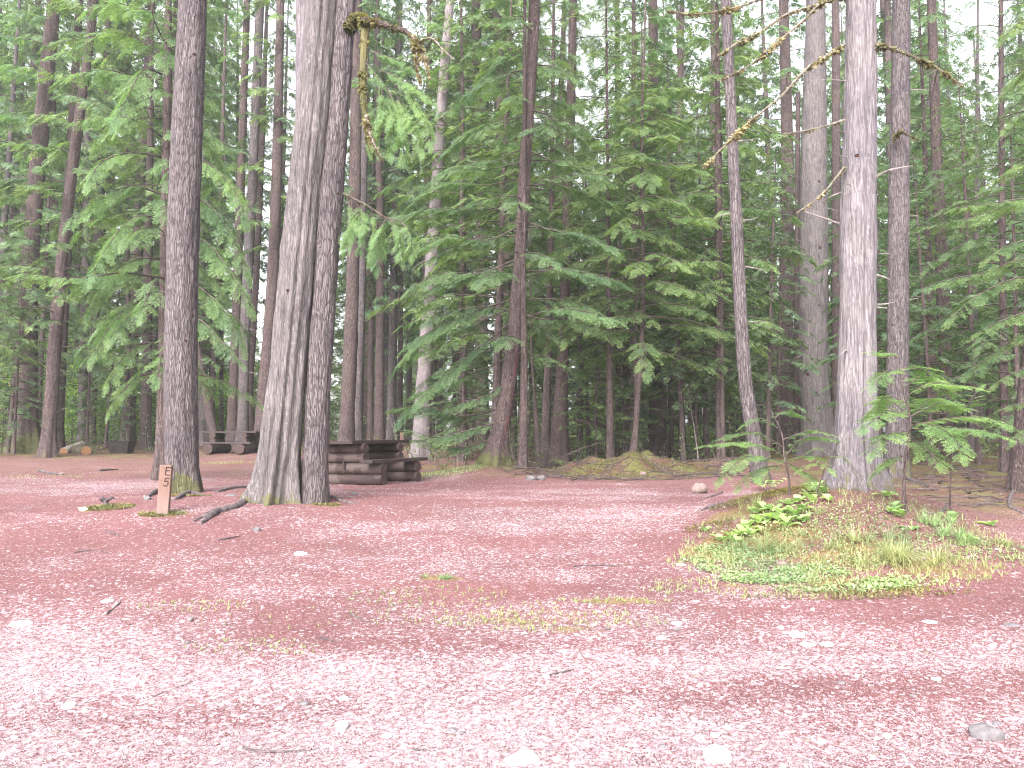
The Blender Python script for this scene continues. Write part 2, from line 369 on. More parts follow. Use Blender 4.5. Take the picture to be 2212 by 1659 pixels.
duff = ramp(n, fine, [(.3, (.030, .017, .015)), (.5, (.085, .046, .037)), (.72, (.17, .11, .085))])
duff = mix(n, ramp(n, noise(n, pxy, 1.5, 4, .65), [(.45, 0.0), (.6, .8)]), duff, ramp(n, fine, [(.3, (.05, .055, .018)), (.7, (.15, .16, .05))]))
col = mix(n, ramp(n, dm.outputs[0], [(.35, 0.0), (.95, 1.0)]), col, duff)
hh = n.nodes.new('ShaderNodeMath'); hh.operation = 'ADD'; n.links.new(fin2, hh.inputs[0]); n.links.new(mult(n, fine, 1.2), hh.inputs[1])
out_bsdf(n, col, .95, .1, hh.outputs[0], .8, .015)
# loose chips
m, n = new_mat('loose_chips'); M['chips'] = m
a = attr(n, 'tint')
c = ramp(n, a, [(0.0, (0.044, 0.018, 0.020)), (.2, (0.125, 0.054, 0.056)), (.42, (0.212, 0.106, 0.103)), (.6, (0.219, 0.146, 0.151)), (.8, (0.330, 0.267, 0.274)), (1.0, (0.542, 0.471, 0.473))])
out_bsdf(n, c, .9, .15)

# ------------------------------------------------------------------ ground sheet
def lin(a, b, s): return np.arange(a, b, s)
xs = np.concatenate([-np.geomspace(250, 32, 14), lin(-30, -9, .3), lin(-9, 9, .07), lin(9, 30, .3), np.geomspace(32, 250, 14)])
ys = np.concatenate([-np.geomspace(200, 12, 12), lin(-10, 2.4, .6), lin(2.4, 12, .055), lin(12, 24, .11), lin(24, 50, .35), np.geomspace(51, 260, 22)])
X, Y = np.meshgrid(xs, ys); Z = terrain(X, Y)
near = (1 - sstep(14, 30, Y)) * (Y > -2) * (np.abs(X) < 14)
Z = Z + near * (0.016 * (vnoise(X * 6, Y * 6) - .5) + 0.014 * (vnoise(X * 15 + 5, Y * 15) - .5))
nx, ny = len(xs), len(ys)
idx = np.arange(nx * ny).reshape(ny, nx)
F = np.stack([idx[:-1, :-1], idx[:-1, 1:], idx[1:, 1:], idx[1:, :-1]], -1).reshape(-1, 4)
def mask_px(lst, X, Y):
    """patches of moss or worn gravel where the photograph shows them; each (px, py, half width m, half depth m, strength)"""
    o = np.zeros_like(X)
    for px, py, rx, ry, k in lst:
        g0 = G(px, py); o = np.maximum(o, k * bump2(X, Y, g0[0], g0[1], rx, ry, 0, 3))
    return o
MOSS = [(232, 1095, .42, .35, .95), (350, 1112, .42, .25, .7), (500, 1000, 1.3, 1.0, .55), (700, 1090, .3, .3, .8), (395, 1062, .5, .3, .7),
        (1620, 1180, .9, .6, .75), (1850, 1190, 1.0, .5, .55), (1750, 1262, 1.1, .25, .55), (1900, 1278, .9, .2, .55), (2030, 1230, .8, .3, .5),
        (1680, 1060, .6, .6, .9), (1600, 1110, .5, .5, .6), (1350, 1000, .8, .8, .75), (1480, 1000, 1.4, .8, .6), (1250, 1022, .5, .5, .7),
        (1100, 1000, .6, .6, .7), (930, 1290, .8, .3, .35), (1180, 1340, .9, .35, .4), (1240, 1365, .4, .2, .5), (560, 1400, .5, .3, .3), (430, 1300, .6, .25, .35),
        (960, 1250, .3, .15, .6), (2060, 1040, 1.6, 1.4, .5), (2000, 980, 3, 2, .7), (940, 1010, .9, 1.2, .9), (1330, 1300, .5, .12, .6), (820, 1230, .5, .2, .25)]
moss = mask_px(MOSS, X, Y)
DUFF = np.clip(sstep(.30, .40, X / np.maximum(Y, 3)) * sstep(9.5, 12, Y) * .62 + sstep(19.5, 23, Y) * sstep(-.06, .0, X / np.maximum(Y, 3)) + sstep(30, 35, Y), 0, 1)
DUFF = np.clip(DUFF + .85 * bump2(X, Y, 2.75, 18.3, 2.8, 1.6, 0, 3) + .35 * bump2(X, Y, -.4, 17.6, 1.5, 1.5, 0, 3) + .25 * sstep(14.5, 19, Y) + .55 * bump2(X, Y, -18, 28.0, 7, 2.5, 0, 3) + .3 * bump2(X, Y, 4.0, 9.0, 1.8, 1.6, 0, 3), 0, 1)
# worn pale gravel: the road by the camera and the wheel track into the site
pale = .03 + .34 * sstep(5.2, 3.9, Y + .42 * X + .5 * (vnoise(X * .8, Y * .8) - .5)) + .12 * bump2(X, Y, .8, 9.5, 1.6, 3.5) + .10 * bump2(X, Y, -7, 15, 4, 2)
pale = pale + .30 * (vnoise(X * .55 + 3, Y * 1.5) - .5) + .20 * (vnoise(X * 1.8 + 3, Y * 3.2) - .5) + .12 * (vnoise(X * 6 + 3, Y * 8) - .5) - .10 * sstep(14, 22, Y) - .09 * bump2(X, Y, -3.6, 8.2, 2.0, 1.6)
pale = pale + .16 * sstep(7.5, 4.0, Y) + .17 * np.exp(-((Y - 4.9 - .16 * X + .25 * np.sin(X * .6)) / .30) ** 2) + .13 * np.exp(-((Y - 3.9 - .10 * X) / .22) ** 2) - .10 * np.exp(-((Y - 4.4 - .13 * X) / .2) ** 2)
pale = pale - .14 * bump2(X, Y, 4.0, 9.0, 2.0, 2.6, 0, 3)
gm = MB(); gm.add(np.stack([X, Y, Z], -1), F, 0, np.clip(pale, 0, .6).ravel())
go = gm.build('ground', M['ground'], smooth=True); tag(go, kind='structure')
for nm, arr in (('moss', moss), ('duff', DUFF)):
    a = go.data.attributes.new(nm, 'FLOAT', 'POINT'); a.data.foreach_set('value', arr.astype(np.float32).ravel())

# ------------------------------------------------------------------ foliage
def diamonds(base, dirv, side, L, Wd, tint, at=.45):
    """quads: base, left, tip, right"""
    L = np.asarray(L)[:, None]; Wd = np.asarray(Wd)[:, None]
    b = base; l = base + dirv * L * at + side * Wd; t = base + dirv * L; r = base + dirv * L * at - side * Wd
    v = np.stack([b, l, t, r], 1)
    tt = np.stack([tint - .15, tint, tint + .15, tint], 1)
    return v, tt
def frond_template(lod, seed, cedar=False):
    """a flat spray 1 m long lying in x-y, tip at +x"""
    r = np.random.RandomState(seed); Vs = []; Ts = []
    ntw = {0: 10, 1: 12, 2: 11, 3: 8}[lod]
    for i in range(ntw):
        for sgn in (-1, 1):
            x = .06 + .9 * (i + .5 * (sgn > 0) + r.rand() * .3) / ntw
            if x > .97: continue
            ang = math.radians(r.uniform(42, 62)) * sgn
            ln = (.42 if not cedar else .34) * (1 - x) ** .75 * r.uniform(.55, 1.3) + .06
            z0 = -.16 * x * x
            o = np.array((x, 0, z0)); d = np.array((math.cos(ang), math.sin(ang), -.12 + r.uniform(-.12, .08))); d /= np.linalg.norm(d)
            sd = np.array((-d[1], d[0], r.uniform(-.8, .8)))
            tn = .22 + .55 * x + r.uniform(-.15, .15)
            if lod == 3:
                v, t = diamonds(o[None], d[None], sd[None], [ln], [ln * .11 + .010], np.array([tn])); Vs.append(v); Ts.append(t); continue
            if lod == 2:
                v, t = diamonds(o[None], d[None], sd[None], [ln], [ln * .085 + .006], np.array([tn])); Vs.append(v); Ts.append(t); continue
            nl = (6 if lod == 0 else 4)
            nl = max(2, int(round(nl * ln / .3)))
            # leaflets along the twig
            for j in range(nl):
                s = (j + .6) / nl
                for sg in (-1, 1):
                    a2 = ang + sg * math.radians(r.uniform(32, 55))
                    dd = np.array((math.cos(a2), math.sin(a2), -.1 + r.uniform(-.2, .1)))
                    l2 = ((.085 if lod == 0 else .10) * (1 - .55 * s)) * r.uniform(.8, 1.25)
                    v, t = diamonds((o + d * ln * s * .85)[None], dd[None], np.array([(-dd[1], dd[0], r.uniform(-.9, .9))]), [l2],
                                    [l2 * (.15 if lod == 0 else .14)], np.array([tn + .3 * s + r.uniform(-.22, .22)])); Vs.append(v); Ts.append(t)
            v, t = diamonds((o + d * ln * .5)[None], d[None], sd[None], [ln * .62], [.008], np.array([tn + .35])); Vs.append(v); Ts.append(t)
            v, t = diamonds(o[None], d[None], sd[None], [ln * .9], [.006], np.array([.05])); Vs.append(v); Ts.append(t)
    v, t = diamonds(np.array([(.0, 0, 0)]), np.array([(1., 0, -.16)]), np.array([(0, 1., 0)]), [1.], [.010 if lod < 2 else .03], np.array([.25])); Vs.append(v); Ts.append(t)
    return np.concatenate(Vs).reshape(-1, 3), np.clip(np.concatenate(Ts).ravel(), 0, 1)
FT = {(l, k): frond_template(l, 10 * l + k) for l in (0, 1, 2, 3) for k in range(3)}

class Foliage:
    """collects sprays (position, direction, plane normal, length) and wood tubes into one crown mesh"""
    def __init__(s, lod): s.lod = lod; s.items = []; s.mb = MB()
    def frond(s, p, d, up, L, tint=0.0, width=1.0): s.items.append((p, d, up, L, tint, width))
    def branch(s, path, r0, fl, dens=9.0, start=.2, hang=.35, tint=0.0, up=None, wood=True, bare=.0, rs=RS, fw=1.0):
        """path (n,3); sprays along it, longest near the middle, shorter to the tip"""
        path = np.asarray(path, float); n = len(path)
        seg = np.linalg.norm(np.diff(path, axis=0), axis=1); L = seg.sum(); cum = np.concatenate([[0], np.cumsum(seg)])
        dens = dens * 1.3; fl = fl * .82
        if wood: tube(s.mb, path, np.linspace(r0, r0 * .18, n), 4 if s.lod > 0 else 5, 1, cap=False)
        k = max(4, int(L * dens * (1 - start)))
        for i in range(k):
            u = start + (1 - start) * (i + rs.rand() * .6) / k
            if rs.rand() < bare: continue
            q = u * L; j = min(np.searchsorted(cum, q) - 1, n - 2); j = max(j, 0); f = (q - cum[j]) / (seg[j] + 1e-9)
            p = path[j] * (1 - f) + path[j + 1] * f; t = (path[j + 1] - path[j]) / (seg[j] + 1e-9)
            upv = np.array((0, 0, 1.)); sd = np.cross(t, upv); ns = np.linalg.norm(sd); sd = sd / ns if ns > .05 else np.array((1., 0, 0))
            sg = 1 if i % 2 else -1
            a = math.radians(rs.uniform(35, 65)) * (1 if u < .93 else .25)
            d = t * math.cos(a) + sd * sg * math.sin(a) + np.array((0, 0, -hang * rs.uniform(.4, 1.3)))
            d /= np.linalg.norm(d)
            ln = fl * (1.05 - .62 * u) * (min(1, .45 + 1.6 * (u - start))) * rs.uniform(.7, 1.25)
            uu = upv + rs.normal(0, .28, 3)
            s.frond(p, d, uu, ln, tint + rs.uniform(-.12, .12) + .12 * u, fw)
        s.frond(path[-1] - (path[-1] - path[-2]) * .2, (path[-1] - path[-2]) / (seg[-1] + 1e-9) + np.array((0, 0, -hang * .5)), np.array((0, 0, 1.)), fl * .55, tint + .15, fw)
    def bake(s, name, mats, parent=None):
        it = s.items
        if it:
            P0 = np.array([i[0] for i in it]); D = np.array([i[1] for i in it]); U = np.array([i[2] for i in it])
            Ls = np.array([i[3] for i in it]); Tn = np.array([i[4] for i in it]); Wd = np.array([i[5] for i in it])
            D /= np.linalg.norm(D, axis=1)[:, None]; S = np.cross(U, D); S /= np.linalg.norm(S, axis=1)[:, None] + 1e-9; N = np.cross(D, S)
            kk = np.arange(len(it)) % 3
            for k in range(3):
                T, tt = FT[(s.lod, k)]; m_ = kk == k
                if not m_.any(): continue
                B = np.stack([D[m_], S[m_] * Wd[m_][:, None], N[m_]], 1) * Ls[m_][:, None, None]
                V = np.einsum('vi,mij->mvj', T, B) + P0[m_][:, None]
                nq = len(T) // 4; M_ = m_.sum()
                f = np.arange(M_ * nq * 4).reshape(-1, 4)
                s.mb.add(V, f, 0, np.clip(tt[None] + Tn[m_][:, None], 0, 1).ravel())
        return s.mb.build(name, mats, parent)
def bpath(p0, az, L, e0, droop, n=8, wig=.05, rs=RS):
    s = np.linspace(0, 1, n)[:, None]
    h = np.array((math.cos(az), math.sin(az), 0)); sd = np.array((-h[1], h[0], 0))
    w_ = np.cumsum(rs.normal(0, wig, n))[:, None] * s
    return np.asarray(p0) + h * L * s + np.array((0, 0, 1.)) * L * (math.tan(e0) * s - droop * s * s) + sd * L * w_ * .5
def crown(fo, axis, z0, z1, rmax, nb, fl, e0=.1, droop=.35, hang=.35, dens=8, tint=0, lowbare=.2, rs=RS, shape=.8, azc=None, rb=.016, fw=1.0, zpow=.9):
    """whorls of boughs about the trunk axis (array of points with z increasing) between heights z0 and z1"""
    for i in range(nb):
        u = ((i + rs.rand() * .8) / nb) ** zpow; z = z0 + (z1 - z0) * u
        p = np.array([np.interp(z, axis[:, 2], axis[:, k]) for k in range(3)])
        az = i * 2.39996 + rs.uniform(-.4, .4) if azc is None else azc[0] + rs.uniform(-1, 1) * azc[1]
        L = rmax * (1 - u) ** shape * rs.uniform(.6, 1.1) + .25
        if u < .12: L *= rs.uniform(.6, 1)
        fo.branch(bpath(p, az, L, e0 + rs.uniform(-.15, .15), droop * rs.uniform(.6, 1.3), 7, .05, rs), rb * (.5 + L / 3), fl * min(1, .45 + L / 3), dens, .12 + .1 * rs.rand(), hang, tint + rs.uniform(-.08, .08), bare=lowbare * (1 - u), rs=rs, fw=fw)

# ------------------------------------------------------------------ trunks
def trunk(mb, pts, seg=40, step=.12, flare=.5, fh=.5, lobes=5, ridge=.05, rk=16, seed=0, mossb=.0, mossh=.8, mat=0, ell=1.0, groove=None):
    """pts: (x, y, z, r) from the ground up. Ridged, flared at the foot; tint carries how mossy the foot is."""
    pts = np.asarray(pts, float); L = np.linalg.norm(np.diff(pts[:, :3], axis=0), axis=1).sum()
    q = smoothp(pts, max(12, int(len(pts) * 12))); hgt = np.concatenate([[0], np.cumsum(np.linalg.norm(np.diff(q[:, :3], axis=0), axis=1))])
    s1 = np.arange(0, min(L, 12), step); s2 = np.arange(12, L, step * 5) if L > 12 else np.array([])
    s = np.concatenate([s1, s2, [L]]) if len(s1) + len(s2) else np.array([0, L])
    q = np.stack([np.interp(s, hgt, q[:, k]) for k in range(4)], 1); n = len(q)
    th = np.arange(seg) / seg * 2 * np.pi; TH, SS = np.meshgrid(th, s); U = TH / (2 * np.pi)
    rs = np.random.RandomState(seed); ph = rs.rand(4) * 6.28
    rr = q[:, 3][:, None] * np.ones(seg)
    fl = np.exp(-(SS / fh) ** 1.1)
    lob = .5 + .5 * np.cos(lobes * TH + ph[0] + .8 * np.sin(TH + ph[1]))
    rr = rr * (1 + flare * fl * (.22 + 1.35 * lob ** 2.0))
    rr = rr * (1 + ridge * 2 * (vnoise(U * rk + .3 * np.sin(SS * .9), SS * 1.6 + seed, rk) - .5) + ridge * (vnoise(U * rk * 2, SS * 5 + seed * 3, rk * 2) - .5) * 1.6
               + ridge * 1.2 * (vnoise(U * 4, SS * .7 + 7 + seed, 4) - .5))
    if groove:
        for (ga, gd, gw) in groove:
            dd = (TH - ga + np.pi) % (2 * np.pi) - np.pi; rr = rr * (1 - gd * np.exp(-(dd / gw) ** 2) * (.25 + .75 * np.exp(-SS / 3)))
    t, a, b = frames(q[:, :3])
    ax = np.zeros((n, 3)); ax[:, 0] = 1; ax -= t * (ax * t).sum(1)[:, None]; ax /= np.linalg.norm(ax, axis=1)[:, None]; bx = np.cross(t, ax)
    v = q[:, None, :3] + rr[..., None] * (np.cos(TH)[..., None] * ax[:, None] + ell * np.sin(TH)[..., None] * bx[:, None])
    # the foot spreads on the ground: lowest ring goes below it
    low = SS < .35
    gz = terrain(v[..., 0], v[..., 1])
    v[..., 2] = np.where(SS < .01, gz - .12, v[..., 2])
    tint = np.clip(mossb * np.exp(-(SS / mossh)) * (.6 + .8 * vnoise(U * 5, SS * 2 + seed, 5)), 0, 1)
    i = np.arange(n - 1)[:, None] * seg; j = np.arange(seg)[None]; k = (j + 1) % seg
    f = np.stack([i + j, i + k, i + seg + k, i + seg + j], -1).reshape(-1, 4)
    mb.add(v, f, mat, tint.ravel()); mb.add(v[-1], [np.arange(seg)], mat, 0)
    return q
def px_trunk(pts, depth=None, top=24, rtop=.4):
    """picture points (px, py, width px), foot first, into 3-D at the depth of the foot; carried on above the frame to height top"""
    g0 = G(pts[0][0], pts[0][1]); d = depth or g0[1]
    b = P(pts[0][0], pts[0][1], d); out = []
    for px, py, wd in pts:
        p = P(px, py, d); out.append([p[0], p[1], p[2], wd / FPX * d / 2])
    out[0][2] = tz(out[0][0], out[0][1]) - .05
    a, b2 = np.array(out[-2]), np.array(out[-1]); h = top - b2[2]
    if h > 1:
        sl = (b2 - a) / (b2[2] - a[2])
        for k in (.33, .66, 1):
            z = b2[2] + h * k
            out.append([b2[0] + sl[0] * h * k * .8, b2[1], z, b2[3] * (1 - (1 - rtop) * k)])
    return np.array(out), d
def knots(fo_mb, q, n, az0, az1, size, seed, zmin=1, zmax=9):
    rs = np.random.RandomState(seed)
    for _ in range(n):
        z = rs.uniform(zmin, zmax); i = np.argmin(abs(q[:, 2] - z)); az = rs.uniform(az0, az1); s = size * rs.uniform(.5, 1.3)
        o = np.array((math.cos(az), math.sin(az), 0)); p = q[i, :3] + o * q[i, 3] * .97
        tube(fo_mb, [p - o * .02, p + o * s * .12, p + o * s * .3], [s, s * .8, s * .3], 7, 0, 0, .35)
def stubs(mb, q, n, az, size, seed, zmin=1.5, zmax=9, mat=0):
    rs = np.random.RandomState(seed)
    for _ in range(n):
        z = rs.uniform(zmin, zmax); i = np.argmin(abs(q[:, 2] - z)); a = rs.uniform(*az); L = size * rs.uniform(.4, 1.6)
        p = q[i, :3] + np.array((math.cos(a), math.sin(a), 0)) * q[i, 3] * .9
        tube(mb, bpath(p, a, L, rs.uniform(-.3, .4), rs.uniform(-.2, .4), 6, .15, rs), np.linspace(.012, .003, 6) * (1 + size), 5, mat, .5)

def tree(name, label, pts, bark, cat='tree', depth=None, top=24, seg=40, group=None, leaf='leaf_green', crown_kw=None, lod=2, topcrown=True, knot=0, stub=0, fol=None, **kw):
    P4, d = px_trunk(pts, depth, top); base = P4[0, :3].copy(); base[2] += .05
    root = empty(name, base)
    tag(root, label, cat, group)
    mb = MB(); q = trunk(mb, P4, seg, **kw); o = mb.build('trunk', M[bark], root, True); shift(o, base)
    if knot:
        kb = MB(); knots(kb, q, knot, -math.pi + .25, -.25, q[3, 3] * .11, int(abs(base[0] * 10))); o = kb.build('knots', M['knot'], root); o['kind'] = 'stuff'; shift(o, base)
    if stub:
        sb = MB(); stubs(sb, q, stub, (-math.pi, math.pi), .35, int(abs(base[0] * 7)) + 2); o = sb.build('dead_branches', M['twig' if bark in ('bark_brown', 'bark_dark') else 'dead'], root); o['kind'] = 'stuff'; shift(o, base)
    fo = Foliage(lod)
    if crown_kw:
        for ck in (crown_kw if isinstance(crown_kw, list) else [crown_kw]): crown(fo, q[:, :3], **ck)
    if topcrown:
        f2 = Foliage(3); crown(f2, q[:, :3], max(top * .62, 1 + .56 * d + 1.5), top, 2.2, 12, 1.0, rb=.03); fo.mb.add(*merge(f2), 0)
    if fol: fol(fo, q)
    if fo.items or fo.mb.n:
        o = fo.bake('crown', [M[leaf], M['twig']], root); shift(o, base)
    return root, q, d
def merge(f2):
    it = f2.items; V = []; nq = 0
    for k, i in enumerate(it):
        T, tt = FT[(3, k % 3)]; D = i[1] / np.linalg.norm(i[1]); S = np.cross(i[2], D); S /= np.linalg.norm(S) + 1e-9
        V.append((T @ np.stack([D, S, np.cross(D, S)])) * i[3] + i[0])
    V = np.concatenate(V) if V else np.zeros((0, 3))
    return V, np.arange(len(V)).reshape(-1, 4)

PI = math.pi
# ---- tree with the post in front of it
tA, qA, dA = tree('conifer_tree', 'tall straight grey barked conifer right behind the E 5 wooden post, mossy at its foot',
     [(393, 1064, 74), (392, 950, 68), (391, 800, 68), (396, 500, 66), (408, 200, 62), (417, 0, 58)], 'bark_pink', seg=120, step=.05, flare=.22, fh=.34, lobes=5, ridge=.035, rk=26, seed=1, mossb=.8, mossh=.45, knot=9)
# ---- double cedar
tB, qB, dB = tree('cedar_tree', 'thick leaning cedar with buttressed foot, left stem of the pair beside the near table',
     [(590, 1088, 96), (598, 1030, 86), (622, 800, 78), (650, 500, 76), (678, 230, 70), (696, 0, 64)], 'bark_cedar', depth=10.9, seg=150, step=.05, flare=.46, fh=.5, lobes=7, ridge=.05, rk=20, seed=3, mossb=.55, mossh=.5, knot=3,
     groove=[(-1.25, .26, .13), (-1.75, .14, .12), (-.75, .12, .16), (-2.3, .12, .12)])
tB3, qB3, _ = tree('cedar_tree', 'pale rough cedar stem rising close behind the thick leaning buttressed cedar',
     [(622, 1075, 40), (634, 800, 44), (652, 500, 46), (662, 250, 48), (664, 0, 50)], 'bark_pale', depth=12.2, seg=60, step=.08, flare=.1, ridge=.04, seed=5, knot=4)
tB2, qB2, dB2 = tree('hemlock_tree', 'scaly trunk with round knot hole, right stem of the pair beside the near table',
     [(678, 1085, 58), (682, 980, 54), (689, 800, 52), (709, 500, 54), (728, 250, 52), (746, 0, 46)], 'bark_pink', depth=11.0, seg=120, step=.05, flare=.12, fh=.35, lobes=5, ridge=.045, rk=22, seed=8, mossb=.4, mossh=.3, knot=7)
# ---- crooked hemlock in the middle
def px_branch(fo, pts, d0, d1, r0, fl, dens=9, hang=.4, tint=0, start=.1, n=12, bare=0, fw=1.0, rs=RS):
    m_ = len(pts); q = [P(px, py, d0 + (d1 - d0) * i / (m_ - 1)) for i, (px, py) in enumerate(pts)]
    fo.branch(smoothp(q, n), r0, fl, dens, start, hang, tint, bare=bare, rs=rs, fw=fw)
def folF(fo, q):
    d = q[0, 1]
    R_ = np.random.RandomState(55)
    for pts, dd, fl in (
        ([(1112, 645), (1040, 668), (960, 700), (880, 745)], -1.2, .8), ([(1108, 665), (1020, 700), (930, 720), (850, 800)], .6, .8),
        ([(1110, 690), (1000, 780), (930, 840), (870, 900)], -.6, .75), ([(1100, 905), (1010, 930), (940, 945), (890, 930)], -.9, .7),
        ([(1090, 880), (1000, 900), (930, 880), (860, 880)], .8, .8), ([(1115, 560), (1040, 590), (960, 590), (890, 620)], -1.4, .8),
        ([(1120, 490), (1050, 520), (970, 510), (900, 540)], -.5, .7), ([(1122, 440), (1030, 455), (930, 450), (840, 480)], .5, .8),
        ([(1128, 350), (1060, 365), (980, 360), (920, 400)], -.6, .7), ([(1128, 385), (1050, 400), (960, 395), (880, 450)], 1, .7),
        ([(1135, 250), (1080, 262), (1020, 280), (960, 330)], .4, .65), ([(1140, 150), (1090, 160), (1040, 180), (990, 215)], -.4, .6),
        ([(1146, 60), (1100, 65), (1040, 90), (1000, 130)], .5, .6), ([(1130, 690), (1190, 668), (1250, 670), (1330, 690)], -1.8, .75),
        ([(1128, 680), (1180, 690), (1240, 690), (1300, 720)], -1.2, .6), ([(1135, 600), (1200, 580), (1270, 590), (1340, 610)], -1.0, .7), ([(1138, 555), (1190, 555), (1240, 575), (1290, 600)], .6, .6),
        ([(1140, 480), (1200, 500), (1260, 505), (1330, 540)], -.4, .7), ([(1145, 400), (1210, 400), (1290, 425), (1350, 460)], .8, .7),
        ([(1150, 330), (1200, 350), (1250, 360), (1310, 390)], -.4, .6), ([(1152, 240), (1200, 255), (1240, 285), (1280, 330)], .5, .55),
        ([(1156, 140), (1200, 145), (1240, 165), (1270, 190)], -.3, .5), ([(1110, 800), (1060, 850), (1000, 870), (950, 890)], -.3, .6),
        ([(1105, 770), (1040, 800), (960, 830), (900, 850)], .9, .7), ([(1095, 930), (1030, 960), (970, 965), (900, 950)], -.2, .6)):
        px_branch(fo, pts, d, d + dd, .020, fl * 1.25, 13, .34, .02 + R_.uniform(-.08, .1), .22, rs=R_)
tF, qF, dF = tree('hemlock_tree', 'crooked hemlock, red scar down its leaning lower trunk, on the central needle mound',
     [(1068, 1008, 50), (1075, 960, 40), (1090, 880, 33), (1108, 760, 33), (1117, 640, 30), (1127, 500, 27), (1138, 300, 25), (1150, 120, 24), (1155, 0, 24)], 'bark_brown', depth=18.0, seg=64, step=.07, flare=.55, fh=.45, lobes=5, seed=12, mossb=.9, mossh=.8, top=22,
     lod=1, leaf='leaf_blue', fol=folF, stub=22, crown_kw=dict(z0=2.6, z1=15, rmax=2.7, nb=60, fl=.85, dens=9, tint=-.06))
mb = MB(); qs = qF[(qF[:, 2] > .45) & (qF[:, 2] < 3.1)]; k_ = np.linspace(0, 1, len(qs)); wd_ = .045 * np.sin(PI * np.clip(k_ * 1.02, 0, 1)) ** .5
az_ = -1.15 + .35 * np.sin(k_ * 3); rr_ = qs[:, 3] * 1.045
vs_ = [np.stack([qs[:, 0] + rr_ * f_ * np.cos(az_ + o_ * wd_ / rr_), qs[:, 1] + rr_ * f_ * np.sin(az_ + o_ * wd_ / rr_), qs[:, 2]], 1) for o_, f_ in ((-1, .97), (-.4, 1.0), (.4, 1.0), (1, .97))]
for a_, b_ in ((0, 1), (1, 2), (2, 3)):
    V_ = np.concatenate([vs_[a_], vs_[b_]]); n_ = len(qs); i_ = np.arange(n_ - 1); mb.add(V_, np.stack([i_, i_ + n_, i_ + n_ + 1, i_ + 1], 1))
m, n = new_mat('red_scar_wood'); M['scar'] = m; tc = nd(n, 'ShaderNodeTexCoord'); out_bsdf(n, ramp(n, noise(n, mapping(n, tc.outputs['Object'], (40, 40, 3)), 1, 4), [(.3, (.025, .010, .012)), (.7, (.13, .05, .052))]), .9, .1)
o = mb.build('bark_scar', M['scar'], tF, True); shift(o, tF.location)
# ---- right: lichened leaning trunk, big dark trunk, pale cedar, brown trunk
tI, qI, dI = tree('hemlock_tree', 'slender trunk leaning left with grey lichen down its side, left of the big pale cedar',
     [(1648, 1060, 34), (1632, 960, 32), (1608, 800, 29), (1592, 500, 25), (1580, 250, 23), (1568, 0, 22)], 'bark_pink', depth=13.6, seg=80, step=.06, flare=.2, ridge=.05, seed=15, mossb=.5, knot=6, stub=8)
tK, qK, dK = tree('cedar_tree', 'very broad brown grey cedar trunk standing just left behind the pale cedar',
     [(1772, 975, 78), (1766, 900, 64), (1758, 800, 60), (1757, 500, 58), (1759, 250, 50), (1762, 0, 40)], 'bark_cedar', depth=24, seg=90, step=.1, flare=.25, fh=.7, ridge=.04, rk=26, seed=18, knot=6, stub=8, top=34)
tM, qM, dM = tree('cedar_tree', 'big pale grey cedar with spreading mossy foot on the grassy mound at right',
     [(1846, 1078, 100), (1848, 1000, 88), (1849, 900, 80), (1852, 700, 74), (1853, 500, 74), (1858, 250, 68), (1860, 0, 62)], 'bark_pale', depth=9.6, seg=160, step=.045, flare=.42, fh=.42, lobes=5, ridge=.035, rk=24, seed=22, mossb=.75, mossh=.42, knot=8, stub=6,
     groove=[(-1.5, .22, .13)])
tN, qN, dN = tree('conifer_tree', 'straight brown trunk with dark knots, just right of the pale cedar',
     [(1938, 1032, 52), (1938, 950, 46), (1939, 800, 43), (1941, 500, 42), (1945, 250, 40), (1947, 0, 36)], 'bark_pink', seg=80, step=.07, flare=.2, ridge=.045, seed=25, mossb=.6, knot=12, stub=8)
# ---- left: tree pair with mossy foot, bough-heavy trees
tree('conifer_tree', 'large leaning trunk at the far left with bright yellow green moss round its foot',
     [(57, 966, 60), (58, 900, 44), (60, 700, 38), (70, 500, 32), (92, 250, 31), (118, 0, 26)], 'bark_brown', depth=30, seg=60, flare=.4, fh=.8, mossb=1.0, mossh=1.1, seed=31, top=32, stub=12,
     crown_kw=dict(z0=4.2, z1=30, rmax=4.0, nb=76, fl=1.3, dens=6, hang=.5), leaf='leaf_blue')
tree('conifer_tree', 'trunk bent at its foot and leaning right, second from the left edge',
     [(102, 988, 34), (108, 900, 27), (122, 700, 26), (140, 500, 22), (172, 250, 20), (198, 60, 16)], 'bark_brown', depth=26, seg=48, flare=.25, mossb=.4, seed=32, top=24, stub=18,
     crown_kw=dict(z0=3.6, z1=22, rmax=3.2, nb=60, fl=1.1, dens=6, hang=.5), leaf='leaf_green')
tree('conifer_tree', 'reddish dark trunk standing close behind the bent trunk near the left edge',
     [(124, 958, 24), (130, 800, 23), (140, 600, 22), (150, 400, 20), (160, 200, 17), (172, 0, 14)], 'bark_brown', depth=31, seg=36, seed=33, top=30, stub=10)
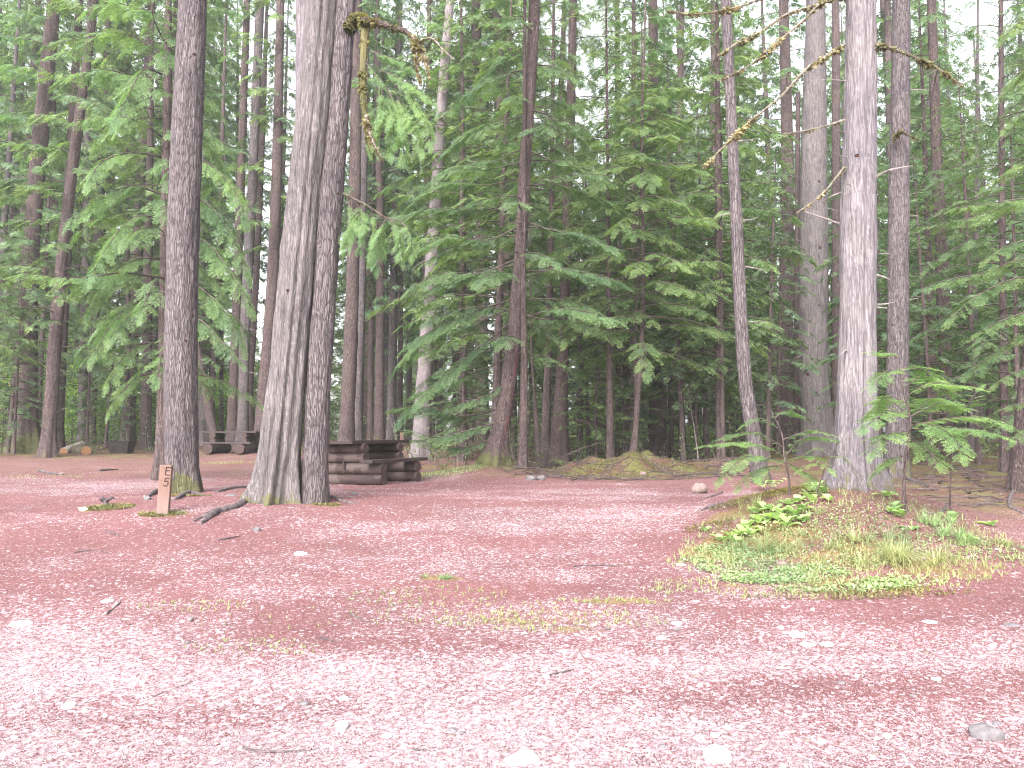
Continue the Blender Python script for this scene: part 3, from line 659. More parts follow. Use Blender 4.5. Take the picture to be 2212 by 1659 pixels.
def folL(fo, q):
    R_ = np.random.RandomState(77)
    for pts, a, b, fl in (
        ([(355, 300), (300, 262), (230, 250), (160, 262)], 0, -1.2, .8), ([(355, 340), (280, 330), (220, 350), (190, 395)], 0, -1.6, .8),
        ([(360, 380), (430, 345), (500, 400), (530, 470)], 0, -1.2, .85), ([(360, 440), (430, 430), (490, 490), (535, 590)], 0, -.8, .9),
        ([(360, 520), (440, 520), (500, 590), (540, 660)], 0, -1.2, .9), ([(356, 600), (430, 620), (490, 680), (525, 745)], 0, -.6, .85),
        ([(356, 680), (430, 690), (480, 740), (520, 780)], 0, -1.4, .7), ([(352, 470), (290, 470), (240, 520), (200, 590)], 0, -1.5, .85),
        ([(352, 560), (290, 560), (230, 610), (190, 680)], 0, -.8, .9), ([(352, 650), (290, 655), (240, 700), (200, 770)], 0, -1.3, .8),
        ([(352, 740), (300, 745), (260, 780), (230, 830)], 0, -.9, .7), ([(350, 420), (280, 400), (230, 430), (175, 470)], 0, -.4, .8),
        ([(350, 600), (260, 590), (170, 600), (50, 590)], 0, -2, .9), ([(350, 800), (300, 815), (260, 850), (235, 890)], 0, -.6, .6),
        ([(362, 300), (420, 290), (470, 330), (500, 400)], 0, .8, .8), ([(362, 200), (420, 190), (450, 210), (480, 250)], 0, .5, .7),
        ([(355, 200), (290, 170), (230, 150), (160, 160)], 0, -1, .9), ([(355, 120), (290, 80), (230, 70), (170, 95)], 0, .4, .9),
        ([(360, 50), (300, 20), (240, 5), (190, 20)], 0, -.6, .9), ([(362, 100), (340, 60), (330, 20), (350, -40)], 0, -1.4, .9), ([(350, 160), (310, 150), (280, 200), (250, 260)], 0, -1.8, .9)):
        px_branch(fo, pts, 16.6 + a, 16.6 + b, .024, fl, 11, .55, R_.uniform(-.02, .2), .15, rs=R_, fw=.9)
tree('cedar_tree', 'bushy cedar with sweeping light green boughs behind the straight tree by the wooden post',
     [(348, 985, 24), (352, 800, 22), (357, 500, 20), (362, 200, 17), (364, 0, 14)], 'bark_dark', depth=16.6, seg=36, seed=35, top=20,
     lod=1, leaf='leaf_cedar', fol=folL, crown_kw=dict(z0=2.0, z1=14, rmax=2.3, nb=64, fl=.85, dens=8, hang=.6, droop=.6, tint=-.08))
# trunks by the far picnic table
for (lab, pts, bk, dd, ck) in (
    ('short dark trunk between the fire box and the straight tree', [(314, 960, 24), (316, 880, 22), (318, 700, 20), (321, 500, 17)], 'bark_brown', 34, dict(z0=5, z1=20, rmax=2.6, nb=26, fl=1.2, dens=5, hang=.5)),
    ('left of the three trunks clustered behind the far picnic table', [(500, 965, 30), (502, 900, 22), (508, 750, 20), (520, 400, 18), (534, 0, 14)], 'bark_brown', 33, None),
    ('middle trunk of the cluster behind the far picnic table', [(524, 965, 30), (525, 880, 23), (530, 700, 22), (545, 400, 20), (562, 0, 18)], 'bark_pink', 32, dict(z0=9, z1=28, rmax=3.0, nb=26, fl=1.2, dens=5, hang=.5)),
    ('right of the clustered trunks behind the far picnic table', [(541, 962, 24), (538, 850, 18), (548, 700, 14), (558, 500, 13), (570, 200, 12)], 'bark_brown', 34, None),
    ('dark trunk leaning right beside the big leaning cedar pair', [(563, 965, 34), (570, 850, 27), (586, 650, 25), (597, 400, 22), (606, 0, 17)], 'bark_brown', 31, dict(z0=8, z1=26, rmax=2.6, nb=26, fl=1.1, dens=5, hang=.5)),
    ('pale trunk behind the left end of the far picnic table', [(440, 960, 20), (438, 850, 18), (437, 700, 16), (436, 500, 14)], 'bark_white', 37, None),
    ('mossy dark trunk growing between bright leaves by the far picnic table', [(458, 965, 26), (455, 900, 17), (462, 780, 12), (470, 600, 11), (480, 300, 9)], 'bark_dark', 36, None),
    ('thin black trunk above the middle of the far picnic table', [(478, 960, 10), (478, 800, 9), (480, 600, 8), (486, 300, 7)], 'bark_dark', 38, None),
    ('brown trunk just right of the knot holed stem, behind the near picnic table', [(748, 962, 40), (750, 900, 32), (757, 760, 30), (762, 600, 28), (768, 300, 25), (772, 0, 20)], 'bark_brown', 29, dict(z0=9, z1=26, rmax=2.4, nb=24, fl=1.1, dens=5, hang=.5)),
    ('lighter trunk paired to the right of the brown trunk behind the near table', [(772, 962, 22), (774, 850, 19), (779, 700, 18), (786, 400, 15), (792, 0, 12)], 'bark_pink', 31, None),
    ('mid brown trunk seen over the middle of the near picnic table', [(800, 958, 14), (800, 850, 13), (802, 700, 12), (806, 400, 11)], 'bark_brown', 38, None),
    ('brown trunk seen over the right half of the near picnic table', [(822, 958, 18), (822, 850, 15), (823, 700, 14), (826, 300, 12)], 'bark_brown', 40, None),
    ('straight trunk over the right end of the near picnic table', [(850, 960, 20), (848, 850, 18), (850, 700, 17), (854, 400, 15)], 'bark_pink', 39, dict(z0=10, z1=28, rmax=3, nb=24, fl=1.3, dens=4, hang=.5)),
    ('thin dark trunk between the two posts of brown trunks by the near table', [(866, 962, 14), (864, 850, 12), (866, 600, 10)], 'bark_dark', 42, None),
    ('pale grey leaning trunk showing through the boughs left of the crooked hemlock', [(908, 952, 38), (914, 860, 34), (928, 650, 30), (940, 450, 26), (956, 200, 22), (972, 0, 19)], 'bark_white', 27, dict(z0=8, z1=24, rmax=2.4, nb=22, fl=1.0, dens=6, hang=.45)),
    ('slim speckled trunk touching the right side of the crooked hemlock', [(1128, 1014, 20), (1131, 900, 18), (1132, 780, 15), (1131, 640, 12), (1132, 450, 9)], 'bark_brown', 17.8, None),
    ('slim dark trunk left of the flared trunk near the centre', [(1178, 992, 22), (1181, 850, 17), (1186, 700, 15), (1190, 500, 12), (1193, 300, 10)], 'bark_dark', 22.5, dict(z0=3.7, z1=15, rmax=2.1, nb=34, fl=.85, dens=8)),
    ('dark trunk with wide flared foot and a small fern at its base', [(1206, 994, 52), (1209, 920, 34), (1215, 800, 27), (1220, 650, 23), (1226, 450, 21), (1234, 200, 20), (1238, 0, 17)], 'bark_brown', 22, dict(z0=3.9, z1=22, rmax=2.4, nb=46, fl=.9, dens=8)),
    ('thin black mossy stem with a side stub, between the slim trunks', [(1166, 1000, 12), (1160, 930, 11), (1154, 850, 6), (1148, 760, 5), (1146, 640, 4)], 'bark_dark', 20.5, None),
    ('thin black trunk left of the mossy mound', [(1272, 968, 9), (1268, 850, 8), (1264, 720, 6), (1262, 560, 5)], 'bark_dark', 27, dict(z0=4, z1=11, rmax=1.4, nb=26, fl=.7, dens=7)),
    ('straight slim trunk rising from the middle of the mossy mound', [(1318, 982, 16), (1317, 850, 14), (1316, 700, 11), (1314, 500, 9), (1312, 300, 7)], 'bark_brown', 20, dict(z0=3.1, z1=13, rmax=2.4, nb=42, fl=.85, dens=8)),
    ('thin dark stem right of the trunk on the mossy mound', [(1334, 962, 7), (1333, 820, 6), (1332, 700, 5)], 'bark_dark', 27, dict(z0=3.4, z1=8, rmax=1.2, nb=18, fl=.6, dens=7)),
    ('crooked brown stem with a broken split, right end of the mossy mound', [(1366, 984, 18), (1372, 940, 13), (1378, 850, 12), (1384, 780, 11), (1389, 650, 8), (1388, 400, 6)], 'bark_brown', 19.2, dict(z0=2.9, z1=10.5, rmax=2.6, nb=46, fl=.85, dens=8)),
    ('twin stem close left of the crooked brown stem', [(1376, 930, 6), (1374, 850, 8), (1372, 760, 7), (1378, 600, 5)], 'bark_dark', 20.2, None),
    ('wide dark mossy trunk at the right of the fallen poles', [(1424, 972, 46), (1420, 920, 36), (1416, 800, 30), (1414, 500, 26), (1412, 250, 24), (1411, 0, 18)], 'bark_brown', 27, dict(z0=5, z1=24, rmax=2.8, nb=40, fl=1.0, dens=6)),
    ('faint trunk between the dark mossy trunk and the lichened one, foot in shade', [(1546, 955, 20), (1545, 750, 18), (1544, 500, 17), (1542, 200, 15)], 'bark_brown', 36, dict(z0=7, z1=24, rmax=3, nb=28, fl=1.3, dens=4)),
    ('thin trunk at left edge of the very broad trunk', [(1720, 975, 14), (1721, 800, 12), (1722, 500, 11), (1724, 200, 10)], 'bark_dark', 25.5, None),
    ('dark trunk left of the very broad brown grey trunk', [(1694, 972, 36), (1695, 850, 33), (1699, 600, 30), (1700, 300, 26), (1692, 0, 20)], 'bark_dark', 29, dict(z0=7, z1=26, rmax=2.8, nb=26, fl=1.1, dens=5)),
    ('dark trunk seen in the gap between the broad trunk and the pale cedar', [(1806, 972, 20), (1806, 800, 19), (1806, 500, 18), (1806, 200, 17), (1805, 0, 16)], 'bark_dark', 27, None),
    ('trunk half hidden by hemlock boughs at upper right', [(2050, 985, 26), (2044, 850, 24), (2036, 600, 26), (2024, 350, 22), (2012, 0, 18)], 'bark_brown', 21, dict(z0=5, z1=22, rmax=2.4, nb=30, fl=.9, dens=6)),
    ('slim pale brown trunk near the right edge behind boughs', [(2098, 985, 14), (2102, 800, 13), (2106, 620, 12), (2110, 400, 10)], 'bark_pink', 24, dict(z0=4, z1=14, rmax=2.0, nb=24, fl=.8, dens=6)),
):
    P_ = dict(seg=28 if dd > 25 else 44, step=.15 if dd > 25 else .09)
    if ck: ck = dict(ck); ck.setdefault('tint', rnd.uniform(-.1, .08))
    tree('hemlock_tree' if ck else 'conifer_tree', lab, pts, bk, depth=dd, flare=.3, fh=.5, mossb=.6 if 'moss' in lab else .25, seed=int(pts[0][0]), top=ck['z1'] + 1 if ck else max(9, 22 - 10 * ('thin' in lab) ),
         crown_kw=dict(ck, nb=int(ck['nb'] * 1.7), rmax=ck['rmax'] * 1.12) if ck else None, lod=2 if dd > 23 else 1, leaf=rnd.choice(['leaf_blue', 'leaf_green']), topcrown=not ck and 'thin' not in lab and 'slim' not in lab and 'stem' not in lab, stub=int(8 + 4 * (dd < 24)), **P_)
# leaning snag by the far table
mb = MB(); q = [P(466, 962, 33), P(452, 890, 33), P(436, 800, 33), P(424, 735, 33)]
tube(mb, smoothp(q, 14), np.linspace(.22, .12, 14), 14, 0, .3, .05); o = mb.build('leaning_snag', M['bark_dark']); tag(o, 'dark dead snag leaning left behind the straight tree beside the far table', 'dead tree')
# broken stump in the middle distance
mb = MB(); g0 = G(1372, 965); g0 = P(1369, 962, 22.5)
trunk(mb, [(g0[0], g0[1], tz(g0[0], g0[1]) - .1, .14), (g0[0], g0[1], g0[2] + .45, .11), (g0[0] + .01, g0[1], g0[2] + .95, .105)], 24, .1, .2, .3, seed=4)
o = mb.build('tree_stump', M['bark_dark']); tag(o, 'short flat topped dark stump beside the crooked stem behind the mossy mound', 'stump')
mb = MB(); g0 = G(2214, 1062)
trunk(mb, [(g0[0], g0[1], g0[2] - .1, .19), (g0[0], g0[1], g0[2] + 1, .14), (g0[0] + 1.2, g0[1], g0[2] + 9, .10)], 30, .08, .5, .3, seed=9, mossb=.6, mossh=.3)
o = mb.build('conifer_tree', M['bark_brown'], smooth=True); tag(o, 'dark trunk whose flared foot enters at the right edge', 'tree')

# ---- random young hemlocks and tall trees of the wood, shared crowns
def bare_tree(h, r0, z0, rmax, nb, fl, seed, lod, dens, hang, leaf, bark, e0=.12, droop=.35, lean=.02, shape=.8, lowbare=.3):
    rs = np.random.RandomState(seed); root = empty('hemlock_tree')
    lx, ly = rs.normal(0, lean, 2) * h
    pts = [(0, 0, -.3, r0), (lx * .2 + rs.normal(0, .05), ly * .2, h * .3, r0 * .82), (lx * .6, ly * .6, h * .65, r0 * .55), (lx, ly, h, r0 * .12)]
    mb = MB()
    q = smoothp(pts, 26); th_ = 14
    R_ = q[:, 3]; tube(mb, q[:, :3], R_ * (1 + .35 * np.exp(-np.arange(26) * h / 26 / .5)), th_, 0, np.clip(.55 - np.arange(26) * .2, 0, 1), .05)
    mb.build('trunk', M[bark], root, True)
    fo = Foliage(lod)
    crown(fo, q[:, :3], z0, h, rmax, nb, fl, e0, droop, hang, dens, rs.uniform(-.1, .1), lowbare, rs, shape, rb=.02)
    for _ in range(int(h * .8)):      # dead twigs low on the trunk
        z = rs.uniform(.12, .5) * h; i = int(z / h * 25); a = rs.uniform(0, 6.28)
        tube(fo.mb, bpath(q[i, :3], a, rs.uniform(.3, 1.4), rs.uniform(-.3, .3), .1, 5, .1, rs), np.linspace(.012, .004, 5), 4, 1, cap=False)
    fo.bake('crown', [M[leaf], M['twig']], root); return root
protos_mid = [bare_tree(h, r, z0, rm, nb, fl, sd_, 2, 6.5, hg, lf, bk) for h, r, z0, rm, nb, fl, sd_, hg, lf, bk in (
    (11, .09, 1.6, 2.3, 64, .85, 101, .3, 'leaf_blue', 'bark_dark'), (14, .12, 3.0, 2.7, 70, 1.0, 102, .45, 'leaf_green', 'bark_brown'),
    (8, .06, 1.2, 1.8, 50, .7, 103, .25, 'leaf_blue', 'bark_dark'), (16, .14, 3.6, 2.8, 74, 1.0, 104, .5, 'leaf_cedar', 'bark_brown'), (12, .08, 2.4, 2.0, 56, .8, 105, .35, 'leaf_green', 'bark_dark'))]
protos_tall = [bare_tree(h, r, z0, rm, nb, fl, sd_, 3, 4.6, hg, lf, bk, droop=.5) for h, r, z0, rm, nb, fl, sd_, hg, lf, bk in (
    (30, .24, 8, 3.6, 90, 1.35, 111, .5, 'leaf_blue', 'bark_brown'), (34, .30, 11, 3.8, 92, 1.45, 112, .55, 'leaf_green', 'bark_brown'),
    (27, .20, 6, 3.2, 86, 1.25, 113, .5, 'leaf_blue', 'bark_pink'), (32, .26, 13, 3.4, 76, 1.4, 114, .6, 'leaf_cedar', 'bark_dark'))]
protos_seed = [bare_tree(h, r, z0, rm, nb, fl, sd_, lod, 11, hg, lf, 'bark_dark', e0=.15, droop=.3, lean=.04, lowbare=0) for h, r, z0, rm, nb, fl, sd_, hg, lf, lod in (
    (2.2, .022, .35, 1.0, 26, .42, 121, .15, 'leaf_green', 2), (3.4, .03, .5, 1.3, 34, .5, 122, .2, 'leaf_blue', 2), (1.3, .014, .15, .7, 18, .35, 123, .1, 'leaf_cedar', 2), (4.6, .035, .9, 1.5, 40, .55, 124, .2, 'leaf_green', 2))]
occ = []
def place(proto, used, x, y, s, rz, label, group, cat='tree', name=None):
    o = proto if proto not in used else copy_tree(proto)
    used.add(proto); o.location = (x, y, tz(x, y)); o.rotation_euler = (0, 0, rz); o.scale = (s, s, s)
    if name: o.name = name
    tag(o, label, cat, group); return o
used = set()
R = random.Random(42)
def free(x, y, dmin):
    for a, b in occ:
        if (a - x) ** 2 + (b - y) ** 2 < dmin * dmin: return False
    occ.append((x, y)); return True
def pxx(x, y): return 1106 + FPX * x / y
# young trees: kept out of the open camp ground
def open_ground(x, y):
    p = pxx(x, y)
    if y < 19: return True
    if p < 420: return y < (33 if p > 130 else 27)
    if p < 1000: return y < 36
    if p < 1500: return y < 21
    return y < 17 or (p > 1560 and y < 20)
n = 0
while n < 74:
    y = R.uniform(19, 50); x = R.uniform(-.78, .78) * y * 1.05
    if open_ground(x, y) or not free(x, y, 1.7): continue
    p = pxx(x, y)
    if 1640 < p < 1900 and y < 26: continue
    if 500 < p < 620 and R.random() < .6: continue
    place(protos_mid[R.choice([0, 1, 1, 2, 3, 3, 4])], used, x, y, R.uniform(.8, 1.2), R.uniform(0, 6.28), 'young dark stemmed hemlock with feathery boughs in the wood behind the camp clearing', 'young hemlocks in the wood'); n += 1
n = 0
while n < 96:
    y = R.uniform(33, 64); x = R.uniform(-.74, .74) * y * 1.05
    p = pxx(x, y)
    if not free(x, y, 2.3): continue
    if y < 45 and R.random() < .45: continue
    if (440 < p < 700 and R.random() < .7) or (1200 < p < 1350 and R.random() < .5): continue      # the open sky beside the straight tree
    place(protos_tall[R.randrange(4)], used, x, y, R.uniform(.8, 1.15), R.uniform(0, 6.28), 'tall distant conifer trunk and crown far back in the wood', 'tall conifers far back in the wood'); n += 1
n = 0
while n < 44:
    y = R.uniform(34, 60); p = R.choice([R.uniform(-60, 440), R.uniform(-60, 440), R.uniform(760, 1180), R.uniform(1900, 2250), R.uniform(1400, 1700)]); x = (p - 1106) / FPX * y
    if not free(x, y, 1.8): continue
    place(protos_tall[R.randrange(4)], used, x, y, R.uniform(.85, 1.15), R.uniform(0, 6.28), 'tall distant conifer trunk and crown far back in the wood', 'tall conifers far back in the wood'); n += 1
for px, y, k, sc in ((1475, 21.5, 0, .85), (1560, 21, 4, .8), (1655, 21.5, 0, .8), (1525, 24, 3, .7), (1900, 20, 0, .85), (2010, 18.5, 2, .95), (2110, 19.5, 4, .85), (2200, 16.5, 2, 1.0), (1250, 25, 0, .8), (1350, 26, 3, .7), (1090, 27, 0, .8), (1000, 25.5, 2, .9), (1450, 27, 1, .8), (20, 29, 0, .8), (-60, 25, 1, .8), (190, 31, 2, .9), (230, 35, 0, .8), (280, 34, 2, .8)):
    x = (px - 1106) / FPX * y; occ.append((x, y))
    place(protos_mid[k], used, x, y, sc, R.uniform(0, 6.28), 'young dark stemmed hemlock with feathery boughs in the wood behind the camp clearing', 'young hemlocks in the wood')
n = 0
while n < 120:
    y = R.uniform(20, 46); x = R.uniform(-.72, .72) * y * 1.05
    if (open_ground(x, y + 1.5) and not (pxx(x, y) > 1900 and y > 17)) or not free(x, y, .9): continue
    place(protos_seed[R.randrange(4)], used, x, y, R.uniform(.6, 1.1), R.uniform(0, 6.28), 'low green hemlock seedling in the undergrowth at the edge of the camp clearing', 'hemlock seedlings in the undergrowth', 'sapling', 'hemlock_sapling'); n += 1

# far wood as one mass beyond the single trees
fo = Foliage(3); rs = np.random.RandomState(5)
for i in range(150):
    y = rs.uniform(84, 100); x = rs.uniform(-1.0, 1.0) * y * .9; h = rs.uniform(13, 24)
    p = pxx(x, y)
    if 440 < p < 660: h *= .6
    zb = tz(x, y); ax = np.array([(x, y, zb), (x, y, zb + h)])
    tube(fo.mb, ax, [.25, .05], 6, 1, cap=False)
    crown(fo, ax, zb + rs.uniform(0, 2.5), zb + h, 4.4, 30, 3.2, .1, .4, .5, 1.5, rs.uniform(-.1, .1), 0, rs, rb=.03)
o = fo.bake('distant_wood', [M['leaf_green'], M['bark_brown']]); tag(o, 'mass of green conifers closing off the wood far behind the camp', 'forest', kind='stuff')

# leafy bushes at the left; backlight of a clearing put into their leaf colour
def bush(x, y, h, r, n_, seed, mat, lab, group, leaf=.09):
    rs = np.random.RandomState(seed); z0 = tz(x, y); mb = MB(); wd = MB()
    for _ in range(7):
        a = rs.uniform(0, 6.28); tube(wd, bpath((x, y, z0 - .05), a, r * .8, 1.0, -.3, 6, .1, rs) * np.array((1, 1, 1)), np.linspace(.02, .005, 6), 4, 0, cap=False)
    u = rs.rand(n_) ** .5; a = rs.uniform(0, 6.28, n_); zz = rs.rand(n_)
    rad = r * u * (.5 + .7 * np.sin(zz * PI) ** .6) * (.7 + .6 * vnoise(a * 1.5, zz * 4 + seed))
    b = np.stack([x + rad * np.cos(a), y + rad * np.sin(a), z0 + .1 + h * zz], 1)
    d = rs.normal(0, 1, (n_, 3)); d[:, 2] -= .4; d /= np.linalg.norm(d, axis=1)[:, None]
    sd = np.cross(d, rs.normal(0, 1, (n_, 3))); sd /= np.linalg.norm(sd, axis=1)[:, None]
    v, t = diamonds(b, d, sd, leaf * rs.uniform(.6, 1.3, n_), leaf * .32 * np.ones(n_), rs.uniform(.1, .9, n_))
    mb.add(v, np.arange(n_ * 4).reshape(-1, 4), 0, np.clip(t.ravel(), 0, 1))
    root = empty('leafy_bush', (x, y, z0)); tag(root, lab, 'bush', group)
    o = mb.build('leaves', M[mat], root); shift(o, (x, y, z0)); o = wd.build('stems', M['twig'], root); shift(o, (x, y, z0)); return root
for i, (px, dd, h, r) in enumerate(((20, 40, 5, 2.2), (90, 44, 6, 2.6), (170, 42, 4, 2.2), (215, 40, 3.4, 1.8), (265, 41, 4.6, 2.0), (300, 43, 4, 2.2), (340, 42, 4.5, 2.0), (440, 42, 3.5, 2), (475, 44, 4, 2), (545, 43, 4, 2.2), (590, 44, 4.5, 2.2),
                                    (700, 44, 2.6, 2), (1260, 34, 1.4, 1.2), (1340, 32, 1.2, 1.0), (1150, 34, 1.0, 1.2), (1480, 30, .9, 1.4))):
    g0 = P(px, 940, dd); bush(g0[0], g0[1], h, r, 2600, 200 + i, 'leaf_backlit_paint' if px < 620 else 'leaf_lily', 'bush with glow painted into its bright yellow green leaves, behind the dark trunks', 'bright bushes behind the trunks', .16 if px < 620 else .1)

# tangled dead brush and low leaves along the edge of the wood
mb = MB(); rs = np.random.RandomState(33)
for _ in range(520):
    y = rs.uniform(20.5, 36); p = rs.choice([rs.uniform(860, 1050), rs.uniform(1110, 1600), rs.uniform(1110, 1600), rs.uniform(1880, 2230), rs.uniform(0, 330)])
    if p < 330: y = rs.uniform(30, 37)
    x = (p - 1106) / FPX * y; a = rs.uniform(0, 6.28); L = rs.uniform(.4, 2.2); e = rs.choice([rs.uniform(.9, 1.4), rs.uniform(0, .5)])
    q = bpath((x, y, tz(x, y) - .03), a, L * math.cos(e), 0, 0, 7, .12, rs); q[:, 2] += np.linspace(0, L * math.sin(e), 7) + rs.normal(0, .02, 7)
    tube(mb, q, np.linspace(.012, .004, 7), 4, 0 if rs.rand() < .75 else 1, cap=False)
    n_ = rs.randint(0, 26); k_ = rs.randint(2, 7, n_)
    if n_:
        d_ = rs.normal(0, 1, (n_, 3)); d_ /= np.linalg.norm(d_, axis=1)[:, None]; s_ = np.cross(d_, rs.normal(0, 1, (n_, 3))); s_ /= np.linalg.norm(s_, axis=1)[:, None]
        v_, t_ = diamonds(q[k_] + d_ * .06, d_, s_, rs.uniform(.04, .10, n_), rs.uniform(.012, .03, n_), rs.uniform(.2, 1, n_)); mb.add(v_, np.arange(n_ * 4).reshape(-1, 4), 2, np.clip(t_.ravel(), 0, 1))
for _ in range(620):
    y = rs.uniform(16.6, 23); p = rs.uniform(1100, 1620) if rs.rand() < .75 else rs.uniform(1950, 2250); y = y if p < 1700 else rs.uniform(11, 20)
    x = (p - 1106) / FPX * y; a = rs.uniform(0, 6.28); L = rs.uniform(.15, 1.0)
    q = bpath((x, y, 0), a, L, 0, 0, 6, .2, rs); q[:, 2] = terrain(q[:, 0], q[:, 1]) + .01 + np.abs(rs.normal(0, .03)) * np.linspace(0, 1, 6); tube(mb, q, np.linspace(rs.uniform(.006, .022), .004, 6), 5, 0, cap=False)
o = mb.build('tangled_brush', [M['twig'], M['dead'], M['leaf_green']]); tag(o, 'tangle of thin dead stems and small leaves along the edge of the wood', 'brush', kind='stuff')

# ---- saplings in front at right
def sapling(lab, base, pts, boughs, r0, fl, leaf, seed, tint=.15, dens=16, hang=.12):
    rs = np.random.RandomState(seed); d = base[1]
    root = empty('hemlock_sapling', base); tag(root, lab, 'sapling')
    q = smoothp([P(px, py, d) for px, py in pts], 20); q[0] = (q[0][0], q[0][1], tz(q[0][0], q[0][1]) - .05)
    mb = MB(); tube(mb, q, np.linspace(r0, r0 * .25, 20), 10, 0, .3, .1); o = mb.build('trunk', M['bark_dark'], root, True); shift(o, base)
    fo = Foliage(0)
    for bp, dd in boughs: px_branch(fo, bp, d, d + dd, .007, fl, dens, hang, tint, .08, 10, rs=rs)
    o = fo.bake('crown', [M[leaf], M['twig']], root); shift(o, base); return root
g0 = G(1957, 1108)
sapling('young hemlock with dark thin stem and wide bright green boughs beside the pale cedar', g0,
        [(1957, 1108), (1952, 1040), (1962, 960), (1966, 900), (1950, 840), (1940, 770)],
        [([(1964, 905), (1920, 890), (1890, 905), (1868, 925)], -.5), ([(1966, 900), (2030, 870), (2080, 880), (2110, 845)], .3), ([(1964, 920), (2040, 905), (2120, 900), (2190, 925)], -.4),
         ([(1964, 925), (2030, 930), (2090, 925), (2160, 940)], -.9), ([(1966, 910), (2020, 920), (2060, 945), (2080, 985)], -1.0), ([(1958, 870), (1920, 855), (1900, 870), (1885, 885)], .2),
         ([(1955, 860), (2000, 830), (2050, 830), (2100, 835)], -.3), ([(1950, 840), (1985, 815), (2020, 820), (2050, 845)], .4), ([(1962, 940), (1930, 935), (1900, 950), (1885, 975)], -.4),
         ([(1946, 810), (1920, 800), (1900, 815), (1890, 830)], -.2), ([(1945, 800), (1970, 790), (1995, 800), (2010, 815)], .1), ([(1941, 775), (1925, 765), (1910, 762), (1895, 760)], 0),
         ([(1960, 950), (1990, 960), (2010, 980), (2030, 1000)], -.5), ([(1957, 985), (1930, 990), (1905, 1005), (1890, 1020)], .2), ([(1963, 905), (1990, 880), (2010, 860), (2040, 865)], .9), ([(1966, 905), (1930, 870), (1905, 865), (1880, 890)], .8)],
        .022, .40, 'leaf_sapling', 1, -.1, 18)
g0 = G(1706, 1072)
sapling('spreading hemlock seedling in front of the lichened leaning trunk', g0,
        [(1706, 1072), (1704, 1030), (1694, 985), (1690, 940), (1672, 900), (1660, 880)],
        [([(1692, 985), (1640, 960), (1580, 955), (1520, 962)], -.5), ([(1694, 1000), (1630, 985), (1590, 1000), (1555, 1040)], -.9), ([(1692, 990), (1730, 950), (1770, 945), (1800, 950)], .2),
         ([(1690, 965), (1640, 935), (1600, 935), (1560, 945)], .1), ([(1690, 950), (1730, 935), (1760, 930), (1790, 936)], -.3), ([(1694, 1000), (1730, 985), (1765, 990), (1790, 1010)], -.5),
         ([(1680, 925), (1650, 905), (1630, 905), (1610, 915)], 0), ([(1690, 1005), (1650, 1010), (1620, 1030), (1600, 1050)], -.4), ([(1672, 905), (1690, 890), (1705, 890), (1720, 895)], .1), ([(1694, 995), (1720, 1010), (1745, 1025), (1760, 1045)], -.2)],
        .015, .36, 'leaf_sapling', 2, -.15, 17)
g0 = G(1762, 1078)
sapling('thin leaning seedling just left of the pale cedar foot', g0, [(1762, 1078), (1772, 1040), (1782, 1010), (1790, 985)],
        [([(1782, 1010), (1760, 1000), (1740, 1005), (1725, 1015)], -.1), ([(1786, 1000), (1800, 985), (1815, 985), (1830, 995)], .2), ([(1790, 985), (1775, 970), (1760, 968), (1745, 975)], .1)], .01, .22, 'leaf_green', 3, .1)
g0 = G(2052, 1110)
sapling('bare pale stemmed seedling between the bright hemlock sapling and the right edge', g0, [(2052, 1080), (2054, 1030), (2058, 980), (2062, 930)],
        [([(2060, 960), (2040, 950), (2025, 955), (2010, 965)], .2), ([(2061, 940), (2085, 930), (2105, 935), (2120, 950)], .2)], .009, .2, 'leaf_green', 4, 0)
# boughs reaching in from the right
def folR(fo, q):
    d = 12.5; R_ = np.random.RandomState(9)
    for pts, a, b, fl in (([(2330, 560), (2212, 560), (2120, 590), (2040, 610)], 0, .6, .6), ([(2330, 600), (2200, 600), (2110, 640), (2050, 690)], 0, -.5, .6), ([(2330, 430), (2200, 440), (2100, 470), (1990, 490)], 0, .8, .6),
                          ([(2330, 420), (2210, 430), (2130, 440), (2060, 450)], 0, -.4, .55), ([(2330, 660), (2240, 670), (2170, 690), (2110, 720)], 0, -.4, .55), ([(2330, 700), (2250, 710), (2180, 740), (2100, 800)], 0, .4, .6),
                          ([(2330, 780), (2260, 790), (2200, 800), (2150, 830)], 0, -.3, .5), ([(2330, 520), (2240, 515), (2180, 530), (2130, 560)], 0, -.8, .55), ([(2330, 330), (2240, 340), (2180, 370), (2130, 400)], 0, .5, .6),
                          ([(2330, 120), (2250, 130), (2200, 160), (2150, 215)], 0, .5, .6), ([(2330, 20), (2260, 20), (2200, 50), (2160, 90)], 0, -.5, .6), ([(2330, 230), (2260, 235), (2200, 250), (2160, 290)], 0, .2, .6),
                          ([(2330, 860), (2270, 862), (2210, 870), (2170, 880)], 0, .1, .5), ([(2330, 900), (2280, 905), (2230, 920), (2190, 950)], 0, -.3, .5)):
        px_branch(fo, pts, d + a, d + b, .018, fl, 12, .3, R_.uniform(.0, .2), .1, rs=R_)
tree('hemlock_tree', 'hemlock just outside the right edge sending long layered boughs into the picture', [(2335, 1050, 34), (2335, 800, 32), (2335, 400, 29), (2335, 0, 25)], 'bark_brown', depth=12.5, seed=61, lod=1, fol=folR, leaf='leaf_green', top=16)
def folR2(fo, q):
    d = 17; R_ = np.random.RandomState(19)
    crown(fo, q[:, :3], 1.7, 13, 2.6, 60, .75, .12, .35, .3, 8, .02, .1, R_)
tree('hemlock_tree', 'dark layered hemlock between the brown trunk and the right edge', [(2170, 1010, 18), (2168, 800, 16), (2164, 400, 13), (2162, 0, 9)], 'bark_dark', depth=17, seed=62, lod=1, fol=folR2, leaf='leaf_blue', top=13, topcrown=False)

